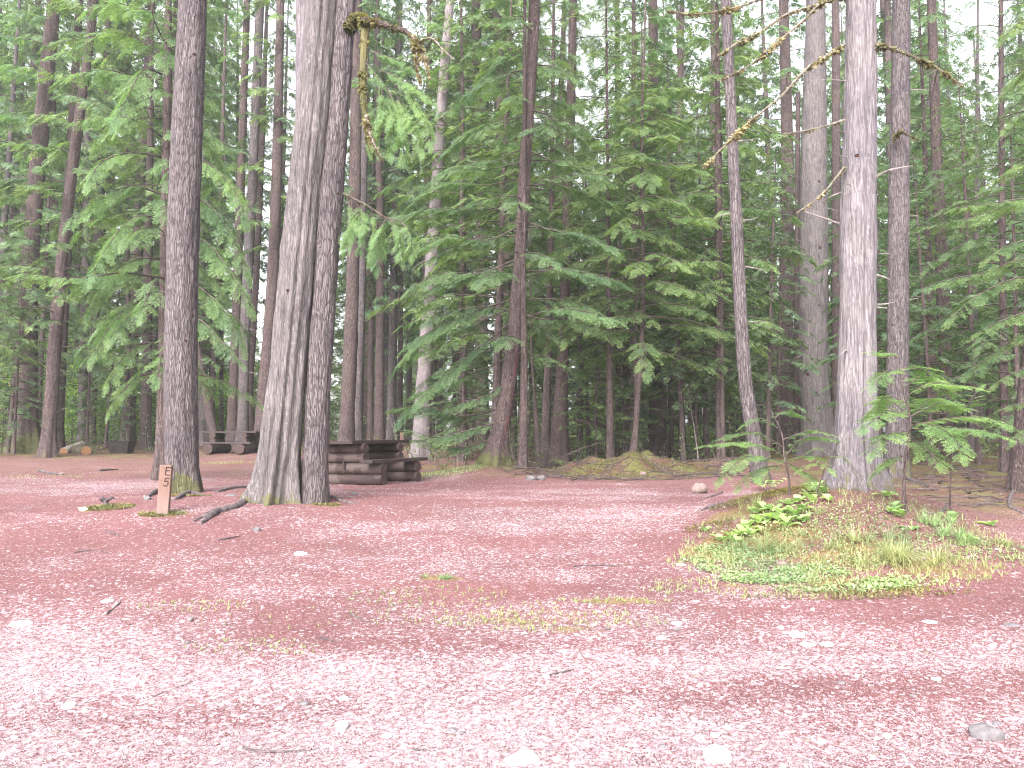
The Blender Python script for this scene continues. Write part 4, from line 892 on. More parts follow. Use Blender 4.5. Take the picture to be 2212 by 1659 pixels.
# ---- mossy limbs
def moss_limb(mb, path, r, n_, size, seed, mat=1, hang=.6):
    """tufts of moss clothing a limb"""
    rs = np.random.RandomState(seed); path = np.asarray(path); k = rs.uniform(0, len(path) - 1.001, n_); i = k.astype(int); f = (k - i)[:, None]
    b = path[i] * (1 - f) + path[i + 1] * f; rr = np.broadcast_to(r, (len(path),))[i]
    o = rs.normal(0, 1, (n_, 3)); o[:, 2] -= .3; o /= np.linalg.norm(o, axis=1)[:, None]
    cl = .35 + 1.3 * vnoise(k * 1.3 + seed, k * 0) ** 1.5
    d = o + np.array((0, 0, -hang)); d /= np.linalg.norm(d, axis=1)[:, None]; sd = np.cross(d, rs.normal(0, 1, (n_, 3))); sd /= np.linalg.norm(sd, axis=1)[:, None]
    L_ = size * cl * rs.uniform(.5, 1.4, n_) * (1 - .55 * k / len(path))
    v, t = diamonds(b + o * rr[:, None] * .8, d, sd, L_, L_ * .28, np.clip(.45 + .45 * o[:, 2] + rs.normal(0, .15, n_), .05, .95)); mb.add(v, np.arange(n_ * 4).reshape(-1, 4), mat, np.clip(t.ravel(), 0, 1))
def limb(parent, name, pts, d0, d1, r0, r1, ntuft, size, seed, mats, lab=None, n=26, hang=.6):
    mb = MB(); m_ = len(pts); q = smoothp([P(px, py, d0 + (d1 - d0) * i / (m_ - 1)) for i, (px, py) in enumerate(pts)], n)
    rr = np.linspace(r0, r1, n); tube(mb, q, rr, 8, 0, .3, .12); moss_limb(mb, q, rr, ntuft, size, seed, 1, hang)
    o = mb.build(name, mats, parent); shift(o, parent.location); 
    if lab: o['label'] = lab
    return o
r = tB2[0] if isinstance(tB2, tuple) else tB2
mm_ = [M['moss'], M['moss']]; dm_ = [M['dead'], M['moss_brown']]
limb(r, 'mossy_branch', [(752, 62), (770, 38), (788, 48), (786, 110), (783, 190), (788, 250), (795, 300), (808, 340)], 10.9, 10.3, .082, .020, 5200, .046, 1, [M['moss'], M['moss']], 'thick broken limb hanging down, coated in yellow green moss')
limb(r, 'mossy_branch', [(784, 42), (812, 48), (850, 60), (880, 70), (905, 100)], 10.6, 9.9, .048, .026, 2300, .042, 2, [M['bark_brown'], M['moss']], 'mossy limb reaching out to the right near the top')
limb(r, 'mossy_branch', [(892, 78), (900, 110), (902, 150), (910, 185)], 9.9, 9.8, .022, .005, 1100, .055, 3, dm_)
limb(r, 'mossy_branch', [(905, 95), (918, 130), (928, 170)], 9.9, 9.7, .018, .005, 800, .050, 4, dm_)
limb(r, 'mossy_branch', [(900, 92), (930, 82), (955, 105), (982, 130)], 9.9, 9.4, .013, .004, 380, .036, 5, [M['dead'], M['moss']])
limb(r, 'mossy_branch', [(790, 250), (800, 290), (812, 320), (826, 345)], 10.3, 10.1, .022, .005, 900, .052, 6, dm_)
limb(r, 'mossy_branch', [(742, 418), (770, 432), (800, 448), (835, 470), (870, 478)], 10.9, 9.9, .016, .005, 350, .03, 7, [M['twig'], M['moss']])
fo = Foliage(0); R_ = np.random.RandomState(4)
for pts, a, b, fl in (([(786, 130), (815, 165), (835, 190), (850, 195)], 10.4, 10.0, .16), ([(820, 150), (860, 168), (900, 190), (940, 225)], 10.3, 9.8, .26), ([(835, 188), (845, 230), (850, 280), (845, 330)], 10.2, 10.1, .28),
                      ([(850, 195), (880, 250), (900, 290), (910, 330)], 10.1, 9.9, .28), ([(815, 165), (825, 230), (815, 280), (805, 330)], 10.3, 10.3, .28), ([(870, 175), (900, 230), (925, 270), (930, 310)], 10.1, 9.8, .26),
                      ([(800, 110), (830, 120), (860, 130), (890, 150)], 10.4, 10.2, .26), ([(835, 190), (862, 240), (872, 290), (870, 345)], 10, 10, .28), ([(790, 200), (800, 240), (796, 290), (800, 330)], 10.6, 10.6, .24),
                      ([(770, 432), (775, 460), (765, 490), (755, 530)], 10.7, 10.6, .28), ([(800, 448), (810, 490), (805, 520), (800, 560)], 10.5, 10.5, .28), ([(835, 470), (820, 500), (815, 540), (812, 575)], 10.1, 10.2, .28),
                      ([(840, 470), (860, 500), (865, 530), (870, 560)], 10, 9.9, .26), ([(750, 425), (760, 470), (745, 510), (740, 550)], 10.8, 10.8, .26), ([(865, 478), (880, 495), (888, 520), (890, 550)], 9.9, 9.8, .22), ([(780, 440), (790, 470), (782, 500), (780, 540)], 10.6, 10.6, .26)):
    px_branch(fo, pts, a, b, .009, fl * 1.45, 24, .5, .3, .12, 10, rs=R_)
o = fo.bake('hanging_boughs', [M['leaf_cedar'], M['twig']], r); shift(o, r.location)
rM = tM
for k, (pts, a, b, r0, nt_, sz) in enumerate((([(1826, 95), (1790, 118), (1740, 150), (1690, 205), (1620, 262), (1570, 310), (1520, 360)], 9.5, 8.6, .014, 2000, .060), ([(1830, -20), (1760, 12), (1700, 30), (1640, 70), (1590, 95), (1550, 120)], 9.5, 8.8, .013, 1500, .058),
                                           ([(1828, -10), (1780, 0), (1740, 40), (1680, 90), (1620, 140), (1560, 170)], 9.4, 9.0, .012, 1500, .060), ([(1826, 258), (1790, 270), (1740, 282), (1690, 290)], 9.5, 9.3, .012, 420, .04),
                                           ([(1886, 92), (1930, 105), (1980, 125), (2030, 150), (2080, 185)], 9.5, 9.0, .014, 1700, .060), ([(1824, 360), (1805, 385), (1780, 415), (1750, 440), (1720, 460)], 9.5, 9.2, .010, 420, .042), ([(1700, -30), (1640, -2), (1580, 18), (1500, 30), (1440, 22)], 9.4, 8.4, .011, 1000, .052))):
    limb(rM if not isinstance(rM, tuple) else rM[0], 'lichen_branch', pts, a, b, r0, .004, nt_, sz, 30 + k, dm_, n=22, hang=.9)
for k, (pts, r0) in enumerate((([(1828, 175), (1800, 172), (1770, 172)], .006), ([(1826, 288), (1808, 280)], .007), ([(1828, 340), (1810, 335), (1806, 330)], .008), ([(1840, 402), (1826, 395), (1812, 388)], .007))):
    limb(rM if not isinstance(rM, tuple) else rM[0], 'dead_branch', pts, 9.35, 9.1, r0, .003, 20, .01, 50 + k, [M['dead'], M['moss_brown']], n=8)
limb(tN if not isinstance(tN, tuple) else tN[0], 'mossy_branch', [(1930, 300), (1945, 285), (1962, 292), (1990, 305)], dN - .3, dN - .6, .03, .006, 500, .06, 70, [M['bark_brown'], M['moss']])

# ------------------------------------------------------------------ log picnic tables
def log_part(parent, name, p0, p1, r, seed, mats=None, seg=22, lab=None, squash=1.0):
    """one round log with end grain faces, slightly uneven"""
    rs = np.random.RandomState(seed); p0, p1 = np.asarray(p0, float), np.asarray(p1, float)
    n = 14; path = p0 + (p1 - p0) * np.linspace(0, 1, n)[:, None]; t = (p1 - p0) / np.linalg.norm(p1 - p0)
    a = np.cross(t, (0, 0, 1)); a /= np.linalg.norm(a); b = np.cross(a, t) * -1 * -1
    th = np.arange(seg) / seg * 2 * PI; R_ = r * (1 + .018 * np.cos(2 * th + rs.rand() * 6)[None] + .012 * (rs.rand(n, 1) - .5) * 2) * np.ones((n, seg))
    R_[0] *= .93; R_[-1] *= .93; path[1] = path[0] + t * .018; path[-2] = path[-1] - t * .018
    v = path[:, None] + R_[..., None] * (np.cos(th)[None, :, None] * a + np.sin(th)[None, :, None] * b * squash)
    i = np.arange(n - 1)[:, None] * seg; j = np.arange(seg)[None]; k = (j + 1) % seg
    f = np.stack([i + j, i + k, i + seg + k, i + seg + j], -1).reshape(-1, 4)
    mb = MB(); mb.add(v, f, 0, .5)
    for ring, rev in ((v[0], 1), (v[-1], 0)):
        c = np.arange(seg); mb.add(ring, [c[::-1] if rev else c], 1, .5)
    o = mb.build(name, mats or [M['log'], M['endgrain']], parent, False)
    me = o.data; sm = np.ones(len(me.polygons), bool); sm[-2:] = False; me.polygons.foreach_set('use_smooth', sm)
    if lab: o['label'] = lab
    return o
def plank(parent, name, lo, hi, jog=0):
    mb = MB(); box(mb, lo, hi, 0, .5, .006); o = mb.build(name, M['plank'], parent); return o
def picnic_table(loc, rz, label, xlen=1.95, crib=.60, rl=.112, ru=.098, low=2, tilt=0.0):
    t = empty('picnic_table', loc, rz); t.rotation_euler = (tilt, 0, rz)
    tag(t, label, 'picnic table')
    zl = 0
    for sx in (-crib, crib):
        z = 0
        for k in range(low):
            log_part(t, 'support_log', (sx, -.86, z + rl - .015), (sx, .86, z + rl - .015), rl, int(loc[0] * 9 + k + sx * 7) % 900); z += rl * 2 - .012
        zs = z
        for k in range(2):
            ru_ = (.80 - zs) / 4 + .004
            log_part(t, 'support_log', (sx, -.44, z + ru_ - .004), (sx, .44, z + ru_ - .004), ru_, int(loc[0] * 13 + k + sx * 5) % 900); z += ru_ * 2 - .010
    zt = z - .004
    for k in range(3):
        y0 = -.40 + k * .272; plank(t, 'tabletop_plank', (-xlen / 2, y0, zt), (xlen / 2 + (.02 if k == 1 else 0), y0 + .262, zt + .068))
    for sy in (-1, 1):
        for k in range(2):
            y0 = sy * (.56 + .155 * k); lo, hi = sorted((y0, y0 + sy * .148)); plank(t, 'bench_plank', (-xlen / 2, lo, zs - .004), (xlen / 2, hi, zs + .062))
    return t, zs
UA = math.atan2(.90, .44)        # the long axis of the near table runs away from the camera
uv, vv = np.array((.44, .90)), np.array((.90, -.44))
cn = np.array((-3.0, 14.7)) + uv * .975 - vv * .42
t1, zs1 = picnic_table((cn[0], cn[1], tz(*cn)), UA, 'dark stained log picnic table with plank benches, nearest one, right of the double trunks', tilt=-.02)
mb = MB(); box(mb, (-.735, -.02, .40), (-.712, .02, .47)); box(mb, (-.742, -.035, .30), (-.716, -.005, .41)); o = mb.build('iron_bracket', M['steel'], t1)
o.location = (0, -.0, 0)
g0 = P(497, 981, 30.0); t2, _ = picnic_table((g0[0], g0[1] + .3, tz(g0[0], g0[1] + .3)), math.radians(-4), 'far log picnic table seen side on under the trees at left, on fat logs', xlen=2.1, crib=.62, rl=.20, low=1)
# ------------------------------------------------------------------ site posts
def strokes(parent, pts_list, wd, depth, y, name='letter', lab=None):
    mb = MB()
    for pts in pts_list:
        pts = np.asarray(pts, float)
        for i in range(len(pts) - 1):
            a, b = pts[i], pts[i + 1]; d = b - a; L = np.linalg.norm(d); d = d / L; s = np.array((-d[1], d[0])) * wd / 2
            a = a - d * wd * .35; b = b + d * wd * .35; yy = y - depth + i * .00012
            q = [a - s, b - s, b + s, a + s]
            v = [(c[0], yy, c[1]) for c in q] + [(c[0], y + .002, c[1]) for c in q]
            mb.add(v, [(0, 1, 2, 3), (0, 4, 5, 1), (1, 5, 6, 2), (2, 6, 7, 3), (3, 7, 4, 0)])
    o = mb.build(name, M['letter'], parent)
    if lab: o['label'] = lab
    return o
def site_post(loc, rz, lean, h, wd, label, glyphs, th=.09):
    r = empty('site_post', loc, rz); r.rotation_euler = (lean[0], lean[1], rz); tag(r, label, 'post')
    mb = MB(); box(mb, (-wd / 2, 0, -.25), (wd / 2, th, h), 0, .5, .006); mb.v[0][24:, 2] += np.array([0, .0, .0, .0, .0, 0, 0, 0]); mb.build('board', M['post'], r)
    for g, lab in glyphs: strokes(r, g, .0125 * h / .66, .0025, 0.0, 'letter', lab)
    return r
def arc(cx, cz, rx, rz, a0, a1, n=9): return [(cx + rx * math.cos(math.radians(a)), cz + rz * math.sin(math.radians(a))) for a in np.linspace(a0, a1, n)]
gp = G(350, 1113); pd = gp[1]; sc_ = pd / FPX; H = 106 * sc_
ppx = lambda x, y: ((x - 350) * sc_, (1113 - y) * sc_)      # picture offsets to metres on the board
E5 = [[ppx(353.5 - 2, 1011), ppx(351.5 - 1, 1027.5)], [ppx(352, 1011), ppx(361, 1011.5)], [ppx(351.5, 1018.5), ppx(358.5, 1018.5)], [ppx(351, 1027.5), ppx(359, 1028)]]
F5 = [[ppx(358.5, 1034.5), ppx(351.5, 1034.5), ppx(350, 1041.5), ppx(354, 1040.5), ppx(357.3, 1043), ppx(357.3, 1047.5), ppx(354.5, 1051), ppx(350.5, 1051.5), ppx(348, 1049)]]
site_post((gp[0], gp[1], gp[2]), math.radians(14), (0, .045), H, 23.5 * sc_, 'wooden site post reading E 5, in front of the straight tree at left', [(E5, 'black letter E'), (F5, 'black number 5')], .12)
gq = P(868, 950, 36.5); s2 = gq[1] / FPX; hz = gq[2] + .36 - tz(gq[0], gq[1])
E2 = [[(-.03, hz - .07), (-.03, hz - .19)], [(-.03, hz - .07), (.03, hz - .07)], [(-.03, hz - .13), (.02, hz - .13)], [(-.03, hz - .19), (.03, hz - .19)]]
F4 = [[(-.01, hz - .23), (-.035, hz - .31), (.035, hz - .31)], [(.015, hz - .25), (.015, hz - .36)]]
site_post((gq[0], gq[1], tz(gq[0], gq[1])), 0, (0, 0), hz, .165, 'small far wooden site post marked E, seen just above the near tabletop', [(E2, 'black letter E'), (F4, 'black number')], .09)
# ------------------------------------------------------------------ fire box
gf = P(254, 977, 29); fr = empty('fire_box', (gf[0], gf[1] + .3, tz(gf[0], gf[1] + .3)), math.radians(6)); tag(fr, 'black steel fire box among stones under the trees at left', 'fire box')
mb = MB()
w1, w0, hh_, tk = .40, .30, .46, .015
def quadbox(a, b, h0, h1):
    pass
for (ax_, ay_, bx_, by_) in ((-1, -1, 1, -1), (1, -1, 1, 1), (1, 1, -1, 1), (-1, 1, -1, -1)):
    v = []
    for rr, z in ((w0, 0), (w1, hh_)):
        for k in (1, .94): v += [(ax_ * rr * k, ay_ * rr * k, z), (bx_ * rr * k, by_ * rr * k, z)]
    mb.add(v, [(0, 1, 5, 4), (2, 6, 7, 3), (4, 5, 7, 6), (0, 2, 3, 1)])
mb.build('box', M['steel'], fr)
mb = MB()
for k in range(9): y0 = -.34 + k * .085; tube(mb, [(-.38, y0, .40), (.38, y0, .40)], .008, 6)
mb.build('grate', M['steel'], fr)
# ------------------------------------------------------------------ logs on the ground at left
def ground_log(px0, py0, px1, py1, d0, d1, r, mats, lab, seed, up=0):
    a, b = P(px0, py0, d0), P(px1, py1, d1); a[2] = tz(a[0], a[1]) + r * .75; b[2] = max(tz(b[0], b[1]) + r * .75, b[2])
    o = log_part(None, 'cut_log', a, b, r, seed, mats); tag(o, lab, 'log'); return o
ground_log(137, 978, 178, 961, 29.0, 30.6, .15, [M['palelog'], M['cut']], 'pale peeled log lying tilted up beside the sawn log at far left', 3)
ground_log(186, 981, 160, 972, 27.6, 29.6, .17, [M['bark_brown'], M['cut']], 'short sawn log with an orange cut face toward the camp ground', 5)
# fallen poles behind the mossy mound
for pts, r0, lab in (([(1238, 905), (1300, 920), (1352, 945), (1410, 985)], .035, 'long thin fallen pole slanting down to the right behind the mossy mound'), ([(1275, 908), (1320, 925), (1350, 950), (1376, 978)], .025, 'shorter fallen pole crossing under the long slanting one')):
    q = smoothp([P(px, py, 21.6 + .2 * i) for i, (px, py) in enumerate(pts)], 14); mb = MB(); tube(mb, q, np.linspace(r0, r0 * .6, 14), 7, 0, .3, .1)
    o = mb.build('fallen_pole', M['bark_dark']); tag(o, lab, 'fallen branch')
for pts, r0, lab in (([(1195, 1000), (1240, 975), (1300, 955), (1318, 950)], .018, 'bent twiggy stick arching beside the mossy mound'), ):
    q = smoothp([P(px, py, 20.2) for px, py in pts], 14); mb = MB(); tube(mb, q, np.linspace(r0, r0 * .5, 14), 6); o = mb.build('fallen_branch', M['twig']); tag(o, lab, 'fallen branch')

# ------------------------------------------------------------------ roots and sticks lying on the ground
def ground_path(pts, r, n=30, sink=.35, wob=.0):
    q = smoothp([G(px, py) for px, py in pts], n); rr = np.interp(np.linspace(0, 1, n), np.linspace(0, 1, len(r)), r)
    q[:, 2] = terrain(q[:, 0], q[:, 1]) + rr * (1 - 2 * sink) + wob * np.abs(np.sin(np.linspace(0, 9, n))) ; return q, rr
ROOTS = [([[(540, 1078), (520, 1092), (490, 1103), (455, 1112), (418, 1130)], [(470, 1108), (452, 1120), (432, 1136)]], [.055, .05, .045, .02], 'long knobbly grey root running down left from the foot of the leaning cedar'),
         ([[(540, 1052), (505, 1056), (478, 1062), (468, 1064)]], [.02, .035, .03, .01], 'dark arched root left of the leaning cedar foot'),
         ([[(440, 1072), (410, 1066), (385, 1078), (365, 1082)]], [.02, .04, .04, .015], 'bark covered root across the front of the straight tree'),
         ([[(352, 1062), (334, 1066), (315, 1080)]], [.06, .05, .015], 'mossy root left of the wooden site post'),
         ([[(690, 1082), (715, 1076), (740, 1085), (775, 1090)]], [.03, .035, .025, .01], 'low dark root trailing right from the knot holed trunk'),
         ([[(1515, 1104), (1535, 1096), (1560, 1090), (1580, 1094)]], [.012, .022, .018, .006], 'black curved root left of the grassy mound'),
         ([[(1560, 1065), (1530, 1075), (1512, 1083)], ], [.02, .015, .006], 'thin root between the tan rock and the grassy mound'),
         ([[(1990, 1108), (2040, 1100), (2080, 1092)]], [.01, .016, .006], 'dark stick in the hollow right of the sapling'),
         ([[(2190, 1060), (2180, 1090), (2200, 1105), (2212, 1112)]], [.03, .03, .025, .015], 'thick dark root at the right edge below the flared trunk'),
         ([[(1945, 1028), (1975, 1042), (2010, 1050)]], [.05, .04, .015], 'root spreading right from the straight brown trunk'),
         ([[(40, 972), (60, 968), (100, 975)]], [.09, .1, .05], 'mossy root in front of the leaning trunk at far left'),
         ([[(330, 978), (345, 972), (352, 968)]], [.03, .06, .06], 'dark root spreading left of the straight tree far behind the post')]
for segs, r, lab in ROOTS:
    mb = MB()
    for s_ in segs: q, rr = ground_path(s_, r); tube(mb, q, rr, 9, 0, .4, .12)
    o = mb.build('tree_root', M['root'], smooth=True); tag(o, lab, 'root')
STICKS = [([(525, 1620), (560, 1627), (620, 1628), (680, 1622)], .006, 'thin dark stick bowed along the ground at the bottom left'), ([(330, 1508), (380, 1490), (442, 1466)], .006, 'straight pale brown stick in the gravel at lower left'),
          ([(755, 1328), (775, 1338), (800, 1343)], .008, 'short curved stick in the middle of the gravel'), ([(890, 1622), (940, 1626)], .005, 'small stick left of the large white flat stone'),
          ([(690, 1380), (730, 1392)], .006, 'short reddish stick left of centre'), ([(470, 1170), (520, 1160)], .010, 'stick below the long root'), ([(228, 1150), (258, 1160)], .012, 'bit of dark stick left of the wooden post'),
          ([(1180, 1462), (1240, 1450)], .006, 'fine twig in the central gravel'), ([(1240, 1225), (1310, 1222), (1370, 1228)], .008, 'slender stick in the middle of the wheel track'), ([(230, 1330), (255, 1310), (262, 1298)], .008, 'curled dark twig at left'),
          ([(160, 1195), (200, 1190), (240, 1196)], .008, 'stick lying in the orange needles at left'), ([(85, 1019), (110, 1024), (140, 1026)], .04, 'rotten dark branch on the left bank'), ([(215, 1018), (255, 1015)], .03, 'dark bark piece on the left bank right of the rotten branch')]
for pts, r0, lab in STICKS:
    q, rr = ground_path(pts, [r0, r0 * .9, r0 * .4], 12, .1); mb = MB(); tube(mb, q, rr, 6, 0, .4, .15); o = mb.build('stick', M['root']); tag(o, lab, 'stick')
# broken stub of wood on the orange moss
gs = G(228, 1092); mb = MB(); tube(mb, smoothp([gs + np.array((.02, 0, -.05)), gs + np.array((-.01, 0, .05)), gs + np.array((-.05, -.03, .11))], 8), np.linspace(.045, .03, 8), 9, 0, .4, .25)
tube(mb, smoothp([gs + np.array((.0, 0, .06)), gs + np.array((.06, .02, .10)), gs + np.array((.11, 0, .10))], 6), np.linspace(.03, .012, 6), 7, 0, .4, .2); o = mb.build('broken_root_stub', M['root']); tag(o, 'small broken root stub poking from orange moss left of the wooden post', 'root')

# ------------------------------------------------------------------ stones
def stone(px, py, wpx, hpx, mat, label, seed, group=None, name='stone', yaw=None, sink=.4, dep=None):
    g0 = G(px, py); d = g0[1]; rs = np.random.RandomState(seed); rx = wpx / FPX * d / 2; rz_ = max(hpx / FPX * d / 2 * (1 if hpx > wpx * .45 else .8), rx * .22); ry = dep or rx * rs.uniform(.65, .9)
    nu, nv = 18, 12; th = np.arange(nu) / nu * 2 * PI; ph = np.linspace(-PI / 2 + .001, PI / 2 - .001, nv); T_, P_ = np.meshgrid(th, ph)
    k = 1 + .60 * (vnoise(T_ / 2 / PI * 5, P_ * 1.3 + seed, 5) - .5) + .14 * (vnoise(T_ / 2 / PI * 10, P_ * 4 + seed, 10) - .5)
    e = lambda c: np.sign(c) * np.abs(c) ** .75
    v = np.stack([rx * k * e(np.cos(P_)) * np.cos(T_), ry * k * e(np.cos(P_)) * np.sin(T_), rz_ * k * e(np.sin(P_))], -1)
    i = np.arange(nv - 1)[:, None] * nu; j = np.arange(nu)[None]; kk = (j + 1) % nu; f = np.stack([i + j, i + kk, i + nu + kk, i + nu + j], -1).reshape(-1, 4)
    mb = MB(); mb.add(v, f); mb.add(v[-1], [np.arange(nu)]); o = mb.build(name, M[mat], smooth=True)
    o.location = (g0[0], g0[1], g0[2] + rz_ * (1 - 2 * sink)); o.rotation_euler = (0, 0, rs.uniform(-.4, .4) if yaw is None else yaw); tag(o, label, 'stone', group); return o
STONES = [(1510, 1066, 33, 24, 'stone_tan', 'rounded tan rock at the left edge of the brush, middle right', .12), (1146, 1037, 24, 11, 'stone_grey', 'grey rock with a white face under the speckled slim trunk', .2), (1168, 1037, 19, 11, 'stone_grey', 'round brown grey rock just right of the white faced rock', .2),
          (1388, 1026, 14, 10, 'stone_tan', 'small tan rock at the foot of the mossy mound', .3), (765, 1069, 12, 9, 'stone_grey', 'small grey stone in front of the near picnic table', .2), (888, 1040, 9, 6, 'stone_pale', 'little pale stone right of the near picnic table', .3),
          (1130, 1645, 84, 26, 'stone_pale', 'largest white flat stone at the bottom centre', .45), (1545, 1632, 64, 42, 'stone_pale', 'broad white stone near the bottom, right of centre', .55), (2130, 1590, 74, 34, 'stone_grey', 'large pale grey stone low in the bottom right corner', .4),
          (738, 1578, 30, 22, 'stone_pale', 'round white stone near the bottom, left of centre', .4), (45, 1350, 46, 10, 'stone_pale', 'thin flat white stone near the left edge', .45), (650, 1199, 26, 10, 'stone_pale', 'flat white stone below the double trunks', .4),
          (1722, 1376, 34, 14, 'stone_pale', 'white flat stone, left of the pair in the right gravel', .4), (1788, 1394, 26, 11, 'stone_pale', 'pale stone just right of the white flat pair', .4), (1742, 1396, 24, 10, 'stone_pale', 'pale stone between two white ones in the right gravel', .4),
          (150, 1530, 32, 16, 'stone_pale', 'white stone at the lower left', .4), (307, 1478, 14, 8, 'stone_pale', 'small white stone in the lower left gravel', .4), (1690, 1222, 26, 12, 'stone_tan', 'tan stone half buried in the clover patch', .5),
          (555, 1146, 18, 11, 'stone_grey', 'blue grey pebble right of the long root', .35), (1405, 1396, 14, 9, 'stone_grey', 'dark pebble right of the green tufts', .3), (410, 1339, 14, 9, 'stone_grey', 'dark grey pebble at mid left', .3), (404, 1388, 16, 7, 'stone_grey', 'dark chip of stone below the dark pebble', .4),
          (1180, 1466, 16, 11, 'stone_pale', 'white pebble near the bottom centre right', .4), (1463, 1350, 22, 9, 'stone_pale', 'pale stone under the clover patch edge', .4), (2010, 1345, 26, 8, 'stone_pale', 'pale flat stone right of the grassy mound', .4),
          (2187, 1353, 30, 7, 'stone_grey', 'thin grey stone at the right edge', .4), (1430, 1380, 20, 9, 'stone_pale', 'pale pebble left of centre right gravel', .4), (2145, 1398, 14, 8, 'stone_pale', 'white pebble in the far right gravel', .4),
          (232, 1300, 22, 7, 'stone_pale', 'pale stone sliver in the left gravel', .4), (1470, 1222, 18, 6, 'stone_pale', 'small stone left of the clover patch', .4), (262, 968, 15, 11, 'stone_grey', 'grey stone in front of the fire box', .2), (246, 966, 10, 8, 'stone_pale', 'small light stone leaning on the fire box', .2),
          (180, 1103, 20, 10, 'stone_pale', 'pale wood chip like stone on the orange moss', .3), (500, 1072, 22, 9, 'stone_grey', 'dark flat stone behind the long root', .4), (318, 1080, 18, 10, 'stone_grey', 'grey lump left behind the wooden post', .3)]
for i, s_ in enumerate(STONES): stone(*s_[:6], seed=i + 1, sink=s_[6])
rs = np.random.RandomState(44); k = 0
for _ in range(400):
    py = rs.uniform(1180, 1655); px = rs.uniform(0, 2212)
    if k >= 110: break
    if rs.rand() > (.25 + .75 * (py + .25 * px > 1600)) or (1480 < px < 2090 and py < 1300): continue
    wp = rs.uniform(6, 20) * (.45 + .75 * (py - 1100) / 550); stone(px, py, wp, wp * rs.uniform(.3, .55), rs.choice(['stone_pale', 'stone_pale', 'stone_tan', 'stone_grey']), 'small pebble pressed into the reddish gravel', 300 + k, 'small pebbles in the gravel', 'pebble', sink=.45); k += 1

# ------------------------------------------------------------------ loose chips, needles and gravel flakes
def chips(name, n_, y0, y1, smin, smax, seed, pmin=.0):
    rs = np.random.RandomState(seed); u = rs.rand(n_); y = 1 / (1 / y0 - u * (1 / y0 - 1 / y1)); x = rs.uniform(-.72, .72, n_) * y * 1.02
    z = terrain(x, y); nr = (1 - sstep(14, 30, y)); z = z + nr * (0.016 * (vnoise(x * 6, y * 6) - .5) + 0.014 * (vnoise(x * 15 + 5, y * 15) - .5))
    s = rs.uniform(smin, smax, n_) * (.6 + .8 * rs.rand(n_) ** 2) * (.7 + .09 * y); a = rs.uniform(0, 6.28, n_); tilt = rs.normal(0, .35, n_)
    wornp = np.clip(.24 + .12 * sstep(8, 4.5, y) + .25 * sstep(5.2, 3.9, y + .42 * x) + .9 * (vnoise(x * .55 + 3, y * 1.5) - .5) + .5 * (vnoise(x * 1.8 + 3, y * 3.2) - .5) + .25 * np.exp(-((y - 4.9 - .16 * x + .25 * np.sin(x * .6)) / .30) ** 2) + .2 * np.exp(-((y - 3.9 - .10 * x) / .22) ** 2) - .1 * sstep(12, 22, y), 0, 1)
    pale_ = rs.rand(n_) < wornp * .6
    asp = np.where(pale_, rs.uniform(.45, .8, n_), rs.uniform(.10, .4, n_)); ln = np.where(pale_, s, s * 1.5)
    d = np.stack([np.cos(a) * np.cos(tilt), np.sin(a) * np.cos(tilt), np.sin(tilt)], 1); sd = np.stack([-np.sin(a), np.cos(a), rs.normal(0, .3, n_)], 1)
    b = np.stack([x, y, z + .004 + s * .25 * np.abs(tilt)], 1)
    V = np.stack([b - d * ln[:, None] * .5 - sd * (ln * asp * .3)[:, None], b + d * ln[:, None] * .35 - sd * (ln * asp * .5)[:, None], b + d * ln[:, None] * .5 + sd * (ln * asp * .25)[:, None], b - d * ln[:, None] * .3 + sd * (ln * asp * .5)[:, None]], 1)
    t = np.where(pale_, rs.uniform(.6, 1.0, n_), rs.uniform(0.02, .55, n_)); mb = MB(); mb.add(V.reshape(-1, 3), np.arange(n_ * 4).reshape(-1, 4), 0, np.repeat(t, 4))
    o = mb.build(name, M['chips']); tag(o, 'loose reddish needles, bark chips and pale gravel flakes strewn over the camp ground', 'litter', kind='stuff')
chips('needle_litter', 290000, 2.8, 21, .005, .010, 6)

# ------------------------------------------------------------------ small plants
def surf(px, py, rx, ry, n_, rs):
    g0 = G(px, py); a = rs.uniform(0, 6.28, n_); u = rs.rand(n_) ** .5; x = g0[0] + rx * u * np.cos(a); y = g0[1] + ry * u * np.sin(a)
    return np.stack([x, y, terrain(x, y)], 1)
def blade_tuft(mb, c, n_, h, spread, rs, wd=.0035, droop=1.0, tint=(.1, .9)):
    a = rs.uniform(0, 6.28, n_); L = h * rs.uniform(.5, 1.2, n_); sp = spread * rs.uniform(.2, 1.3, n_); seg = 5
    o = c + np.stack([np.cos(a), np.sin(a), a * 0], 1) * rs.uniform(0, .05, n_)[:, None] * (h / .3); hd = np.stack([np.cos(a), np.sin(a), a * 0], 1); sd = np.stack([-np.sin(a), np.cos(a), a * 0], 1)
    rows = []
    for k in range(seg):
        s = k / (seg - 1); p = o + hd * (sp * s ** 1.4)[:, None] * L[:, None] + np.array((0, 0, 1.)) * (L * (s - droop * .55 * s ** 2.4 * sp))[:, None]; w_ = wd * (1 - s * .85)
        rows.append(np.stack([p - sd * w_, p + sd * w_], 1))
    Rw = np.stack(rows, 1)          # n, seg, 2, 3
    V = Rw.reshape(-1, 3); base = np.arange(n_)[:, None] * seg * 2; k = np.arange(seg - 1)[None] * 2; f = np.stack([base + k, base + k + 1, base + k + 3, base + k + 2], -1).reshape(-1, 4)
    t = rs.uniform(*tint, n_); mb.add(V, f, 0, np.repeat(t, seg * 2))
